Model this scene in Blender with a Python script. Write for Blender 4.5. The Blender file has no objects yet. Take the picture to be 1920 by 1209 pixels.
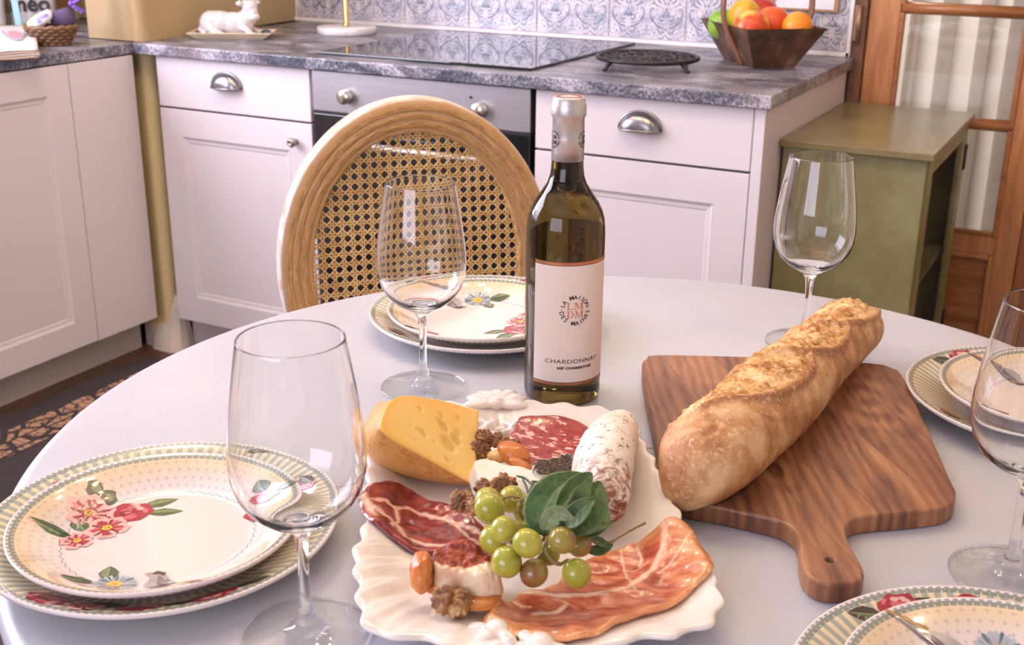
import bpy, bmesh, math, random
import numpy as np
from math import sin, cos, pi, sqrt, atan2, radians, exp
from mathutils import Vector, Matrix, noise
random.seed(3)
SC = bpy.context.scene
COL = SC.collection
# ------------------------------------------------------------------ camera, world, lights, exposure
YAW, PITCH, ROLL, CAMH = -0.4844, 0.3425, 0.0104, 1.221
_fw = Vector((sin(YAW)*cos(PITCH), cos(YAW)*cos(PITCH), -sin(PITCH)))
_r = Vector((cos(YAW), -sin(YAW), 0)); _u = _r.cross(_fw)
_r2 = _r*cos(ROLL)+_u*sin(ROLL); _u2 = -_r*sin(ROLL)+_u*cos(ROLL)
cam = bpy.data.cameras.new('camera'); camo = bpy.data.objects.new('camera', cam); COL.objects.link(camo)
camo.matrix_world = Matrix(((_r2.x,_u2.x,-_fw.x,0),(_r2.y,_u2.y,-_fw.y,0),(_r2.z,_u2.z,-_fw.z,CAMH),(0,0,0,1)))
cam.sensor_width = 36; cam.lens = 2215.1*36/1920; cam.clip_start = .02
cam.dof.use_dof = True; cam.dof.focus_distance = 1.12; cam.dof.aperture_fstop = 14
SC.camera = camo
w = bpy.data.worlds.new('world'); SC.world = w; w.use_nodes = True
w.node_tree.nodes['Background'].inputs[0].default_value = (.80,.86,1,1)
w.node_tree.nodes['Background'].inputs[1].default_value = 1.0
SC.view_settings.view_transform = 'Standard'; SC.view_settings.look = 'None'
SC.view_settings.gamma = 1; SC.view_settings.use_curve_mapping = False
SC.view_settings.exposure = 0.0
SC.cycles.max_bounces = 20; SC.cycles.transmission_bounces = 16; SC.cycles.diffuse_bounces = 4
SC.cycles.glossy_bounces = 6; SC.cycles.sample_clamp_indirect = 6; SC.cycles.blur_glossy = .5

def area(name, loc, target, sx, sy, power, col):
    l = bpy.data.lights.new(name, 'AREA'); l.shape = 'RECTANGLE'; l.size = sx; l.size_y = sy; l.energy = power; l.color = col
    o = bpy.data.objects.new(name, l); COL.objects.link(o); o.location = loc
    d = Vector(target)-Vector(loc); o.rotation_euler = d.to_track_quat('-Z','Y').to_euler(); return o
def point(name, loc, power, col, rad=.03):
    l = bpy.data.lights.new(name, 'POINT'); l.energy = power; l.color = col; l.shadow_soft_size = rad
    o = bpy.data.objects.new(name, l); COL.objects.link(o); o.location = loc; return o
DAY = (.81,.79,1.0); WARM = (1,.74,.46)
area('window_light_front', (-.7,-1.93,1.55), (-.9,3,1.0), 1.9, 1.35, 42, DAY)
area('window_light_side', (-2.90,.95,1.62), (0,1.35,.9), 1.5, 1.15, 84, DAY)
area('curtain_backlight', (-1.2,3.75,1.7), (-.3,3.12,.9), .6, .9, 30, (1,.95,.9))  # unseen lamp added behind the door to backlight the curtain folds
for i in range(9):
    a = i*2*pi/9
    point('chandelier_bulb', (-.62+.26*cos(a), 1.45+.26*sin(a), 2.10+.05*(i % 2)), 2.6, WARM, .028)
point('ceiling_spot', (-1.5,1.35,2.42), 20, WARM, .05)
point('ceiling_spot', (-2.1,1.9,2.42), 8, WARM, .05)
point('ceiling_spot', (.9,1.5,2.42), 10, WARM, .05)

# ------------------------------------------------------------------ helpers
ER = (cos(YAW), -sin(YAW)); EF = (sin(YAW), cos(YAW))
def W(a, b, z=0.0):            # table frame (a sideways, b away) -> world
    return Vector((a*ER[0]+b*EF[0], a*ER[1]+b*EF[1], z))
TZ = .75
def tag(o, label=None, cat=None, group=None, kind=None):
    if label: o['label'] = label
    if cat: o['category'] = cat
    if group: o['group'] = group
    if kind: o['kind'] = kind
    return o
def empty(name, loc, rz=0, label=None, cat=None, group=None):
    o = bpy.data.objects.new(name, None); COL.objects.link(o); o.location = loc; o.rotation_euler = (0,0,rz)
    o.empty_display_size = .02
    return tag(o, label, cat, group)
def link(name, me, parent=None, loc=None, rz=None):
    o = bpy.data.objects.new(name, me); COL.objects.link(o)
    if parent: o.parent = parent
    if loc is not None: o.location = loc
    if rz is not None: o.rotation_euler = (0,0,rz)
    return o
def copy_tree(o, parent=None):
    c = o.copy(); COL.objects.link(c)
    if parent: c.parent = parent
    for ch in [k for k in list(o.children)]: copy_tree(ch, c)
    return c

class MB:
    """collects geometry -> one mesh"""
    def __init__(s): s.v=[]; s.f=[]; s.m=[]; s.sm=[]; s.mi=0; s.smooth=False; s.col=None
    def add(s, vs, fs, smooth=None):
        n=len(s.v); s.v += [tuple(p) for p in vs]
        for f in fs:
            s.f.append(tuple(n+i for i in f)); s.m.append(s.mi); s.sm.append(s.smooth if smooth is None else smooth)
        return s
    def box(s, x0,x1,y0,y1,z0,z1, bev=0):
        if bev > 0:
            b=bev; bm=bmesh.new(); bmesh.ops.create_cube(bm,size=1)
            for v in bm.verts: v.co=Vector((x0+(v.co.x+.5)*(x1-x0), y0+(v.co.y+.5)*(y1-y0), z0+(v.co.z+.5)*(z1-z0)))
            bmesh.ops.bevel(bm, geom=bm.edges[:]+bm.verts[:], offset=b, segments=2, affect='EDGES', profile=.5)
            bm.verts.ensure_lookup_table()
            s.add([v.co for v in bm.verts], [[v.index for v in f.verts] for f in bm.faces], False); bm.free(); return s
        P=[(x0,y0,z0),(x1,y0,z0),(x1,y1,z0),(x0,y1,z0),(x0,y0,z1),(x1,y0,z1),(x1,y1,z1),(x0,y1,z1)]
        return s.add(P,[(0,3,2,1),(4,5,6,7),(0,1,5,4),(1,2,6,5),(2,3,7,6),(3,0,4,7)], False)
    def lathe(s, prof, n=48, c=(0,0,0), smooth=True, ax='z'):
        vs=[]; fs=[]; rings=[]
        for (r,z) in prof:
            if r < 1e-6: rings.append([len(vs)]); vs.append((0,0,z))
            else:
                rings.append(list(range(len(vs),len(vs)+n)))
                vs += [(r*cos(2*pi*i/n), r*sin(2*pi*i/n), z) for i in range(n)]
        for A,B in zip(rings,rings[1:]):
            for i in range(n):
                j=(i+1)%n
                if len(A)==1 and len(B)==1: continue
                if len(A)==1: fs.append((A[0],B[j],B[i]))
                elif len(B)==1: fs.append((A[i],A[j],B[0]))
                else: fs.append((A[i],A[j],B[j],B[i]))
        fs=[f[::-1] for f in fs] if prof[0][1]>prof[-1][1] and False else fs
        if ax=='y': vs=[(x,-z,y) for x,y,z in vs]       # z axis -> -y
        if ax=='x': vs=[(z,y,-x) for x,y,z in vs]
        return s.add([(x+c[0],y+c[1],z+c[2]) for x,y,z in vs], fs, smooth)
    def tube(s, pts, rad, n=8, closed=False, caps=True, flat=1.0, smooth=True):
        pts=[Vector(p) for p in pts]; N=len(pts); rr = rad if isinstance(rad,(list,tuple)) else [rad]*N
        vs=[]; up=None
        for i,p in enumerate(pts):
            if closed: t=pts[(i+1)%N]-pts[i-1]
            else: t=pts[min(i+1,N-1)]-pts[max(i-1,0)]
            t.normalize()
            if up is None:
                up=Vector((0,0,1)) if abs(t.z)<.9 else Vector((0,1,0))
            a=t.cross(up)
            if a.length<1e-5: a=t.cross(Vector((1,0,0)))
            a.normalize(); b=a.cross(t); b.normalize(); up=b
            for k in range(n):
                q=2*pi*k/n; vs.append(p+a*cos(q)*rr[i]+b*sin(q)*rr[i]*flat)
        fs=[]
        for i in range(N if closed else N-1):
            A=i*n; B=((i+1)%N)*n
            for k in range(n):
                k2=(k+1)%n; fs.append((A+k,A+k2,B+k2,B+k))
        if not closed and caps: fs.append(tuple(range(n))[::-1]); fs.append(tuple((N-1)*n+k for k in range(n)))
        return s.add(vs,fs,smooth)
    def ell(s, c, r, n=16, m=10, rot=None, smooth=True, fn=None):
        vs=[]; fs=[]
        for j in range(m+1):
            ph=pi*j/m
            for i in range(n):
                th=2*pi*i/n; d=Vector((sin(ph)*cos(th), sin(ph)*sin(th), cos(ph)))
                k=1 if fn is None else fn(d)
                p=Vector((d.x*r[0]*k,d.y*r[1]*k,d.z*r[2]*k))
                if rot is not None: p=rot@p
                vs.append(p+Vector(c))
        for j in range(m):
            for i in range(n):
                i2=(i+1)%n
                fs.append((j*n+i,(j+1)*n+i,(j+1)*n+i2,j*n+i2))
        return s.add(vs,fs,smooth)
    def prism(s, pts, z0, z1, smooth=False):
        n=len(pts); vs=[(p[0],p[1],z0) for p in pts]+[(p[0],p[1],z1) for p in pts]
        return s.add(vs,[tuple(range(n))[::-1],tuple(range(n,2*n))]+[(i,(i+1)%n,n+(i+1)%n,n+i) for i in range(n)],smooth)
    def mesh(s, name, mats):
        me=bpy.data.meshes.new(name); me.from_pydata(s.v,[],s.f)
        for m in (mats if isinstance(mats,(list,tuple)) else [mats]): me.materials.append(m)
        me.polygons.foreach_set('material_index', s.m); me.polygons.foreach_set('use_smooth', s.sm)
        if s.col is not None:
            at=me.color_attributes.new('Col','FLOAT_COLOR','POINT')
            at.data.foreach_set('color', np.array(s.col,dtype=np.float32).ravel())
        me.validate(); me.update()
        return me
    def build(s, name, mats, parent=None, loc=None, rz=None, weld=False):
        me=s.mesh(name,mats)
        if weld:
            bm=bmesh.new(); bm.from_mesh(me); bmesh.ops.remove_doubles(bm,verts=bm.verts,dist=1e-5)
            bmesh.ops.recalc_face_normals(bm,faces=bm.faces); bm.to_mesh(me); bm.free()
        return link(name, me, parent, loc, rz)

def catmull(P, n, closed=True):
    P=[tuple(p) for p in P]; N=len(P); out=[]; D=len(P[0])
    segs = N if closed else N-1
    L=[sqrt(sum((P[(i+1)%N][k]-P[i][k])**2 for k in range(D))) for i in range(segs)]
    T=sum(L); cum=[0]
    for l in L: cum.append(cum[-1]+l)
    for q in range(n):
        s=T*q/(n if closed else n-1); i=0
        while i<segs-1 and cum[i+1]<=s: i+=1
        t=min(1,(s-cum[i])/max(L[i],1e-9))
        def g(j): return P[j%N] if closed else P[max(0,min(N-1,j))]
        a,b,c,d=g(i-1),g(i),g(i+1),g(i+2)
        out.append(tuple(.5*((2*b[k])+(-a[k]+c[k])*t+(2*a[k]-5*b[k]+4*c[k]-d[k])*t*t+(-a[k]+3*b[k]-3*c[k]+d[k])*t**3) for k in range(D)))
    return out
def sst(a,b,x):
    t=min(1,max(0,(x-a)/(b-a))) if b!=a else float(x>a)
    return t*t*(3-2*t)
def nz(x,y,z,s=1.0): return noise.noise(Vector((x*s,y*s,z*s)))
def fbm(x,y,z,s=1.0,o=4): return noise.fractal(Vector((x*s,y*s,z*s)),1.0,2.0,o)

# ------------------------------------------------------------------ node maths
class V:
    def __init__(s,nt,k): s.nt=nt; s.k=k
    def _m(s,op,*o,clamp=False):
        n=s.nt.nodes.new('ShaderNodeMath'); n.operation=op; n.use_clamp=clamp
        for i,q in enumerate((s,)+o):
            if isinstance(q,V): s.nt.links.new(q.k,n.inputs[i])
            else: n.inputs[i].default_value=q
        return V(s.nt,n.outputs[0])
    def __add__(s,o): return s._m('ADD',o)
    __radd__=__add__
    def __mul__(s,o): return s._m('MULTIPLY',o)
    __rmul__=__mul__
    def __sub__(s,o): return s._m('SUBTRACT',o)
    def __rsub__(s,o): return (s*-1)+o
    def __truediv__(s,o): return s._m('DIVIDE',o)
    def sin(s): return s._m('SINE')
    def abs(s): return s._m('ABSOLUTE')
    def gt(s,o): return s._m('GREATER_THAN',o)
    def lt(s,o): return s._m('LESS_THAN',o)
    def pow(s,o): return s._m('POWER',o)
    def sqrt(s): return s._m('SQRT')
    def fract(s): return s._m('FRACT')
    def clamp(s): return s._m('ADD',0.0,clamp=True)
    def min(s,o): return s._m('MINIMUM',o)
    def max(s,o): return s._m('MAXIMUM',o)
    def ss(s,a,b):
        n=s.nt.nodes.new('ShaderNodeMapRange'); n.interpolation_type='SMOOTHSTEP'; s.nt.links.new(s.k,n.inputs[0])
        n.inputs[1].default_value=a; n.inputs[2].default_value=b; return V(s.nt,n.outputs[0])
class Mat:
    def __init__(s,name):
        s.m=bpy.data.materials.new(name); s.m.use_nodes=True; s.nt=s.m.node_tree
        s.b=s.nt.nodes['Principled BSDF']
        s._tc=None
    def tc(s,which='Object'):
        if s._tc is None: s._tc=s.nt.nodes.new('ShaderNodeTexCoord')
        return s._tc.outputs[which]
    def xyz(s,vec=None):
        n=s.nt.nodes.new('ShaderNodeSeparateXYZ'); s.nt.links.new(vec or s.tc(),n.inputs[0]); return [V(s.nt,n.outputs[i]) for i in range(3)]
    def mapped(s,scale=(1,1,1),rot=(0,0,0),vec=None):
        n=s.nt.nodes.new('ShaderNodeMapping'); s.nt.links.new(vec or s.tc(),n.inputs[0]); n.inputs['Scale'].default_value=scale; n.inputs['Rotation'].default_value=rot
        return n.outputs[0]
    def noise(s,scale=10,detail=4,rough=.55,vec=None,dist=0,color=False):
        n=s.nt.nodes.new('ShaderNodeTexNoise'); s.nt.links.new(vec or s.tc(),n.inputs['Vector'])
        n.inputs['Scale'].default_value=scale; n.inputs['Detail'].default_value=detail; n.inputs['Roughness'].default_value=rough; n.inputs['Distortion'].default_value=dist
        return V(s.nt,n.outputs[1 if color else 0])
    def voro(s,scale=10,vec=None,feat='F1',rnd=1):
        n=s.nt.nodes.new('ShaderNodeTexVoronoi'); n.feature=feat; s.nt.links.new(vec or s.tc(),n.inputs['Vector']); n.inputs['Scale'].default_value=scale
        n.inputs['Randomness'].default_value=rnd
        return V(s.nt,n.outputs[0])
    def wave(s,scale=5,dist=3,detail=2,vec=None,dir='X',typ='BANDS'):
        n=s.nt.nodes.new('ShaderNodeTexWave'); n.wave_type=typ
        if typ=='BANDS': n.bands_direction=dir
        s.nt.links.new(vec or s.tc(),n.inputs['Vector']); n.inputs['Scale'].default_value=scale; n.inputs['Distortion'].default_value=dist; n.inputs['Detail'].default_value=detail
        return V(s.nt,n.outputs[1])
    def ramp(s,f,stops,interp='LINEAR'):
        n=s.nt.nodes.new('ShaderNodeValToRGB'); n.color_ramp.interpolation=interp; s.nt.links.new(f.k,n.inputs[0]); e=n.color_ramp.elements
        while len(e)<len(stops): e.new(.5)
        for el,(p,c) in zip(e,stops): el.position=p; el.color=(*c,1)
        return n.outputs[0]
    def mix(s,f,a,b,mode='MIX'):
        n=s.nt.nodes.new('ShaderNodeMix'); n.data_type='RGBA'; n.blend_type=mode
        for q,i in ((f,0),(a,6),(b,7)):
            if isinstance(q,V): s.nt.links.new(q.k,n.inputs[i])
            elif isinstance(q,(tuple,list)): n.inputs[i].default_value=(*q,1)
            elif isinstance(q,(int,float)): n.inputs[i].default_value=q
            else: s.nt.links.new(q,n.inputs[i])
        return n.outputs[2]
    def attr(s,name='Col'):
        n=s.nt.nodes.new('ShaderNodeAttribute'); n.attribute_name=name
        q=s.nt.nodes.new('ShaderNodeSeparateColor'); s.nt.links.new(n.outputs[0],q.inputs[0]); return [V(s.nt,q.outputs[i]) for i in range(3)]+[n.outputs[0]]
    def bump(s,f,strength=.3,dist=.001):
        n=s.nt.nodes.new('ShaderNodeBump'); n.inputs['Strength'].default_value=strength; n.inputs['Distance'].default_value=dist
        s.nt.links.new(f.k,n.inputs['Height']); s.nt.links.new(n.outputs[0],s.b.inputs['Normal'])
    def set(s,col=None,rough=None,**k):
        if col is not None:
            if isinstance(col,(tuple,list)): s.b.inputs['Base Color'].default_value=(*col,1)
            else: s.nt.links.new(col,s.b.inputs['Base Color'])
        if rough is not None:
            if isinstance(rough,V): s.nt.links.new(rough.k,s.b.inputs['Roughness'])
            else: s.b.inputs['Roughness'].default_value=rough
        for kk,v in k.items():
            nm={'metal':'Metallic','coat':'Coat Weight','trans':'Transmission Weight','ior':'IOR','sss':'Subsurface Weight','spec':'Specular IOR Level','sheen':'Sheen Weight','alpha':'Alpha','crough':'Coat Roughness','sscale':'Subsurface Scale','srad':'Subsurface Radius','emis':'Emission Strength'}[kk]
            s.b.inputs[nm].default_value=v
        return s.m
def simple(name,col,rough=.5,nscale=40,namp=.08,bump=0,**k):
    m=Mat(name); n=m.noise(nscale,3)
    c=m.mix(n,tuple(x*(1-namp) for x in col),tuple(min(1,x*(1+namp)) for x in col))
    if bump: m.bump(n,bump,.001)
    return m.set(c,rough,**k)
def wood(name,c1,c2,scale=8,axis='x',rough=.45,stretch=12,bump=.15,dist=2.5,fine=1):
    m=Mat(name); sc={'x':(1,stretch,stretch),'y':(stretch,1,stretch),'z':(stretch,stretch,1)}[axis]
    v=m.mapped(sc); n=m.noise(scale,6,.6,v,.6); f=m.noise(scale*6,3,.6,v)
    k=(n*.75+f*.25*fine); c=m.ramp(k,[(.3,c1),(.5,tuple((a+b)/2 for a,b in zip(c1,c2))),(.68,c2)])
    m.bump(f,bump,.0008); return m.set(c,rough)
# ------------------------------------------------------------------ room shell
ZC = .865; Y0 = 2.305; YF = 2.325; YW = 3.025; XL = -2.334; ZT = .8376
M_wall = simple('ochre_plaster', (.46,.335,.18), .75, 6, .10, .3)
M_wallw = simple('white_plaster', (.80,.76,.68), .8, 6, .05, .2)
M_ceil = simple('ceiling_paint', (.82,.80,.76), .9)
def struct(mb,name,mat,parent=None,label=None):
    o=mb.build(name,mat,parent); o['kind']='structure'
    return o
m=Mat('dark_floorboards'); v=m.mapped((14,1.2,14)); n=m.noise(5,6,.6,v,.5)
M_floor=m.set(m.ramp(n,[(.3,(.055,.022,.012)),(.55,(.15,.065,.032)),(.75,(.24,.11,.055))]),.38)
fl=MB().box(-3.3,2.4,-2.3,4.9,-.08,-.022).build('floor',simple('subfloor',(.03,.02,.015),.8)); fl['kind']='structure'
plank=MB().box(-.0595,.0595,-1.2,1.2,-.022,0,.0015).mesh('plank',M_floor)
for i in range(47):
    xx=-3.24+i*.12
    for j in range(3):
        link('plank',plank,fl,(xx, -1.1+j*2.4+((i*37)%5)*.22-.4, 0))
def wallbox(name,a,mat=M_wallw): return struct(MB().box(*a),name,mat)
wallbox('wall_back',(-3.1,-.66,YW+.008,YW+.16,0,2.5))
wall_back=bpy.data.objects['wall_back']
wallbox('wall_left',(-3.1,-2.951,-.1,3.1,0,.9)); 
wl=MB(); wl.box(-3.1,-2.951,-2.1,.15,.9,2.5); wl.box(-3.1,-2.951,-2.1,-.1,0,.9); wl.box(-3.1,-2.951,.15,1.75,2.25,2.5); wl.box(-3.1,-2.951,1.75,3.1,.9,2.5)
struct(wl,'wall_side',M_wall)
# corner block of ochre plaster between the two runs (rounded arris)
def rounded(x0,x1,y0,y1,r,n=8):
    P=[(x0,y1),(x0,y0)]
    for i in range(n+1):
        t=-pi/2+pi/2*i/n; P.append((x1-r+r*cos(t), y0+r+r*sin(t)))
    P.append((x1-.045,y1)); return P
mb=MB(); mb.prism(rounded(-2.508,-2.322,2.325,3.033,.028),.8655,2.5)
blk=struct(mb,'wall_corner',M_wall)
mb=MB(); mb.prism([(-2.508,2.328),(-2.508,2.3255),(-2.50,2.316),(-2.36,2.316),(-2.345,2.3255),(-2.345,2.328)],.868,2.5)
o=mb.build('plaster_face',M_wall,blk)
MB().prism(rounded(-2.40,-2.322,2.342,2.60,.028),0,.8372).build('post',simple('yellow_plaster',(.74,.58,.30),.7,6,.08,.3),blk)
mb=MB().box(-2.948,-2.508,2.70,3.033,.868,2.5); mb.build('recess_plaster',M_wall,blk)
# plaster foot of the post
mb=MB(); vs=[];R=10
for k,(z,w,d) in enumerate([(0,.062,.05),(.03,.056,.045),(.08,.05,.03),(.13,.045,.02),(.155,.040,.016),(.165,.03,.006)]):
    for i in range(12):
        t=2*pi*i/12; q=max(abs(cos(t)),abs(sin(t)))*.75+.25
        vs.append((-2.352+w*cos(t)/q+.004*nz(i,k,0,1.3), 2.372+d*sin(t)/q+.004*nz(i,k,5,1.3), z))
fs=[(k*12+i,k*12+(i+1)%12,(k+1)*12+(i+1)%12,(k+1)*12+i) for k in range(5) for i in range(12)]+[tuple(60+i for i in range(12))]
mb.add(vs,fs); mb.build('post_foot',simple('rough_white_plaster',(.72,.62,.52),.8,30,.15,.6),blk)
mb=MB(); mb.box(-2.43,-2.40,2.343,2.44,0,.11); mb.box(-2.30,-2.284,2.40,2.43,0,.11); mb.build('skirting',simple('toe_dark',(.55,.46,.42),.6),blk)
# ceiling, other walls with window openings
ob=struct(MB().box(-3.1,2.2,-2.1,3.2,2.5,2.6),'ceiling',M_ceil)
wf=MB(); wf.box(-3.1,-1.75,-2.15,-2.0,0,2.5); wf.box(.35,2.2,-2.15,-2.0,0,2.5); wf.box(-1.75,.35,-2.15,-2.0,0,.8); wf.box(-1.75,.35,-2.15,-2.0,2.3,2.5)
struct(wf,'wall_front',M_wallw)
wallbox('wall_right',(2.1,2.2,-2.1,3.2,0,2.5))
def window(name,loc,rz,w,h):
    mb=MB(); t=.05
    mb.box(-w/2,w/2,-.04,.04,0,t); mb.box(-w/2,w/2,-.04,.04,h-t,h)
    for k in range(4):
        xx=-w/2+(w-t)*k/3; mb.box(xx,xx+t,-.04,.04,t,h-t)
    mb.box(-w/2,w/2,-.02,.02,h/2-.015,h/2+.015)
    o=mb.build(name,simple('window_paint',(.8,.8,.78),.4),None,loc,rz); o['kind']='structure'
window('window_1',(-.7,-2.05,.8),0,2.1,1.5); window('window_2',(-3.0,.95,.92),pi/2,1.6,1.33)
M_glz=Mat('window_pane').set((1,1,1),0,trans=1,ior=1.45)
# ---- wall tiles with damask print (each tile its own piece)
m=Mat('tile_glaze'); n=m.noise(28,5,.6); n2=m.noise(7,3)
M_tile=m.set(m.mix(n2.ss(.5,.75),m.ramp(n,[(.36,(.44,.45,.56)),(.5,(.66,.63,.71)),(.62,(.78,.74,.79))]),(.62,.52,.47)),.28,coat=.3)
m=Mat('tile_print'); n=m.noise(90,4,.7)
M_print=m.set(m.ramp(n,[(.3,(.12,.15,.24)),(.5,(.22,.26,.38)),(.68,(.42,.45,.56))]),.3)
M_grout=simple('white_grout',(.86,.82,.84),.7)
def ribbon(P,w0,w1,n=10):
    w0*=1.25; w1*=1.25
    Q=catmull(P,n,False); L=[];R=[]
    for i,(x,y) in enumerate(Q):
        a=Q[max(0,i-1)]; b=Q[min(n-1,i+1)]; dx,dy=b[0]-a[0],b[1]-a[1]; l=sqrt(dx*dx+dy*dy)+1e-9
        t=i/(n-1); w=(w0+(w1-w0)*t)*(.35+.65*sin(pi*min(1,max(.06,t*.9+.08))))
        L.append((x-dy/l*w,y+dx/l*w)); R.append((x+dy/l*w,y-dx/l*w))
    return L,R
def leafy(cx,cy,ang,l,w):
    c,s=cos(ang),sin(ang)
    return [(cx+u*l*c-v*w*s, cy+u*l*s+v*w*c) for u,v in ((0,0),(.25,.7),(.5,.95),(.75,.6),(1,0),(.75,-.6),(.5,-.95),(.25,-.7))]
def motif_shapes():
    S=[]
    def rib(P,w0=.016,w1=.010,mir=True):
        S.append(('r',P,w0,w1)); 
        if mir: S.append(('r',[(-x,y) for x,y in P],w0,w1))
    def lf(cx,cy,ang,l,w,mir=True):
        S.append(('p',leafy(cx,cy,ang,l,w)))
        if mir: S.append(('p',leafy(-cx,cy,pi-ang,l,w)))
    # central palmette
    lf(0,.47,pi/2,.13,.022,False); lf(0,.38,pi/2,.07,.035,False)
    for a,l,r in ((68,.13,.03),(44,.12,.06),(22,.10,.08)):
        lf(cos(radians(a))*.05,.41+sin(radians(a))*.03-.03,radians(a),l,.02)
    rib([(.06,.35),(.12,.33),(.17,.36),(.19,.41),(.15,.43),(.13,.40)])
    # big side scrolls
    rib([(.06,.20),(.17,.22),(.30,.29),(.38,.38),(.42,.47),(.40,.55),(.33,.57),(.30,.52),(.34,.50)],.02,.014)
    rib([(.05,.28),(.14,.27),(.22,.31),(.26,.37)],.012,.006)
    lf(.30,.36,radians(75),.07,.02); lf(.22,.26,radians(-60),.06,.018); lf(.35,.33,radians(-35),.05,.016)
    # lower ornament
    lf(0,.20,-pi/2,.06,.03,False); rib([(.03,.14),(.10,.10),(.18,.13),(.21,.19),(.17,.21),(.15,.17)],.014,.01)
    rib([(.0,.08),(.06,.02),(.15,-.0),(.24,.05)],.012,.006); lf(.26,.09,radians(20),.07,.02); lf(.12,.05,radians(70),.04,.015)
    S.append(('p',[(.5+.02*cos(t*pi/4),.22+.03*sin(t*pi/4)) for t in range(8)])); S.append(('p',[(-.5+.02*cos(t*pi/4),.22+.03*sin(t*pi/4)) for t in range(8)]))
    lf(.46,.12,radians(80),.06,.016)
    # upper medallion (offset half) and its feathers
    rib([(.14,.66),(.22,.70),(.26,.78),(.24,.88),(.15,.95),(.05,.98)],.02,.012)
    rib([(.18,.60),(.27,.62),(.33,.68),(.33,.75),(.29,.74)],.012,.008)
    rib([(.04,.62),(.07,.70),(.14,.76),(.2,.78)],.012,.005)
    lf(.36,.78,radians(60),.09,.02); lf(.30,.66,radians(-10),.07,.018); lf(.41,.68,radians(95),.08,.02); lf(.44,.86,radians(110),.07,.02)
    for a in (90,55,20,-20): lf(.07*cos(radians(a)),.86+.05*sin(radians(a)),radians(a),.06,.017)
    lf(0,.80,-pi/2,.07,.025,False); lf(.03,.98,radians(60),.05,.018)
    rr=random.Random(11)
    for (x,y,a) in ((.08,.13,80),(.13,.30,120),(.22,.43,60),(.25,.50,100),(.08,.52,70),(.13,.56,30),(.22,.56,-20),(.05,.63,140),(.40,.33,70),(.46,.40,90),(.44,.58,60),(.40,.62,130),(.47,.66,90),(.10,.71,100),(.30,.84,40),(.36,.90,80),(.20,.80,10),(.15,.86,60),(.43,.96,20),(.30,.97,150),(.33,.20,40),(.38,.12,110),(.30,.03,20),(.40,.03,70),(.46,.05,90),(.24,.16,80),(.12,.19,10),(.20,.06,100),(.47,.76,100),(.08,.92,40),(.25,.92,70)):
        S.append(('p',leafy(x,y,radians(a),.045+.02*rr.random(),.010+.005*rr.random()))); S.append(('p',leafy(-x,y,pi-radians(a),.045+.02*rr.random(),.010+.005*rr.random())))
    return S
tm=MB(); TWd=.2185; THt=.214
tm.box(-TWd/2+.0015,TWd/2-.0015,-.007,.008,.0015,THt-.0015,.001)
tm.mi=1
cell=.1085; ch=.138
for cx in (-cell/2,cell/2):
    for cyy in (.004,.004+ch):
        for sh in motif_shapes():
            if sh[0]=='r':
                L,R=ribbon(sh[1],sh[2],sh[3])
                ok=all(cyy+p[1]*ch<THt-.002 and cyy+p[1]*ch>.002 for p in L+R)
                if not ok: continue
                vs=[(cx+p[0]*cell,-.0074,cyy+p[1]*ch) for p in L]+[(cx+p[0]*cell,-.0074,cyy+p[1]*ch) for p in R]; n=len(L)
                tm.add(vs,[(i,i+1,n+i+1,n+i)[::-1] for i in range(n-1)])
            else:
                if any(cyy+p[1]*ch>THt-.002 or cyy+p[1]*ch<.002 for p in sh[1]): continue
                tm.add([(cx+min(.497,max(-.497,p[0]))*cell,-.0074,cyy+p[1]*ch) for p in sh[1]],[tuple(range(len(sh[1])))[::-1]])
tme=tm.mesh('tile',[M_tile,M_print])
for j in range(2):
    for i in range(6): link('tile',tme,wall_back,(-.9758-TWd*i, YW+.004, .877+j*(THt+.003)))
# narrow end tiles
for j in range(2):
    for (xa,xb) in ((-2.358,-2.1775),(-.8665,-.664)):
        mbb=MB(); mbb.box(xa+.001,xb-.001,YW-.003,YW+.012,.8785+j*(THt+.003),.8785+THt-.003+j*(THt+.003),.001); mbb.mi=1
        rr=random.Random(j)
        for cx in ([-2.235,-2.3] if xa<-2 else [-.812,-.7035]):
            for sh in motif_shapes():
                P = None
                if sh[0]=='r': L,R=ribbon(sh[1],sh[2],sh[3]); P=L+R[::-1]; 
                else: P=sh[1]
                for cyy in (.881+j*(THt+.003),):
                    pts=[(cx+p[0]*cell,cyy+p[1]*ch) for p in P]
                    if any(q[0]<xa+.002 or q[0]>xb-.002 for q in pts): continue
                    if sh[0]=='r':
                        n=len(L); vs=[(q[0],YW-.0034,q[1]) for q in pts]
                        mbb.add(vs,[(i,i+1,2*n-2-i,2*n-1-i)[::-1] for i in range(n-1)])
                    else: mbb.add([(q[0],YW-.0034,q[1]) for q in pts],[tuple(range(len(pts)))[::-1]])
        mbb.build('tile',[M_tile,M_print],wall_back)
mb=MB(); mb.box(-2.365,-.655,YW+.003,YW+.009,.8655,1.32); mb.box(-2.365,-.655,YW-.006,YW+.004,.8655,.876,.001)
mb.box(-.6635,-.6545,YW-.006,YW+.006,.866,1.32); mb.build('grout',M_grout,wall_back)
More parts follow.
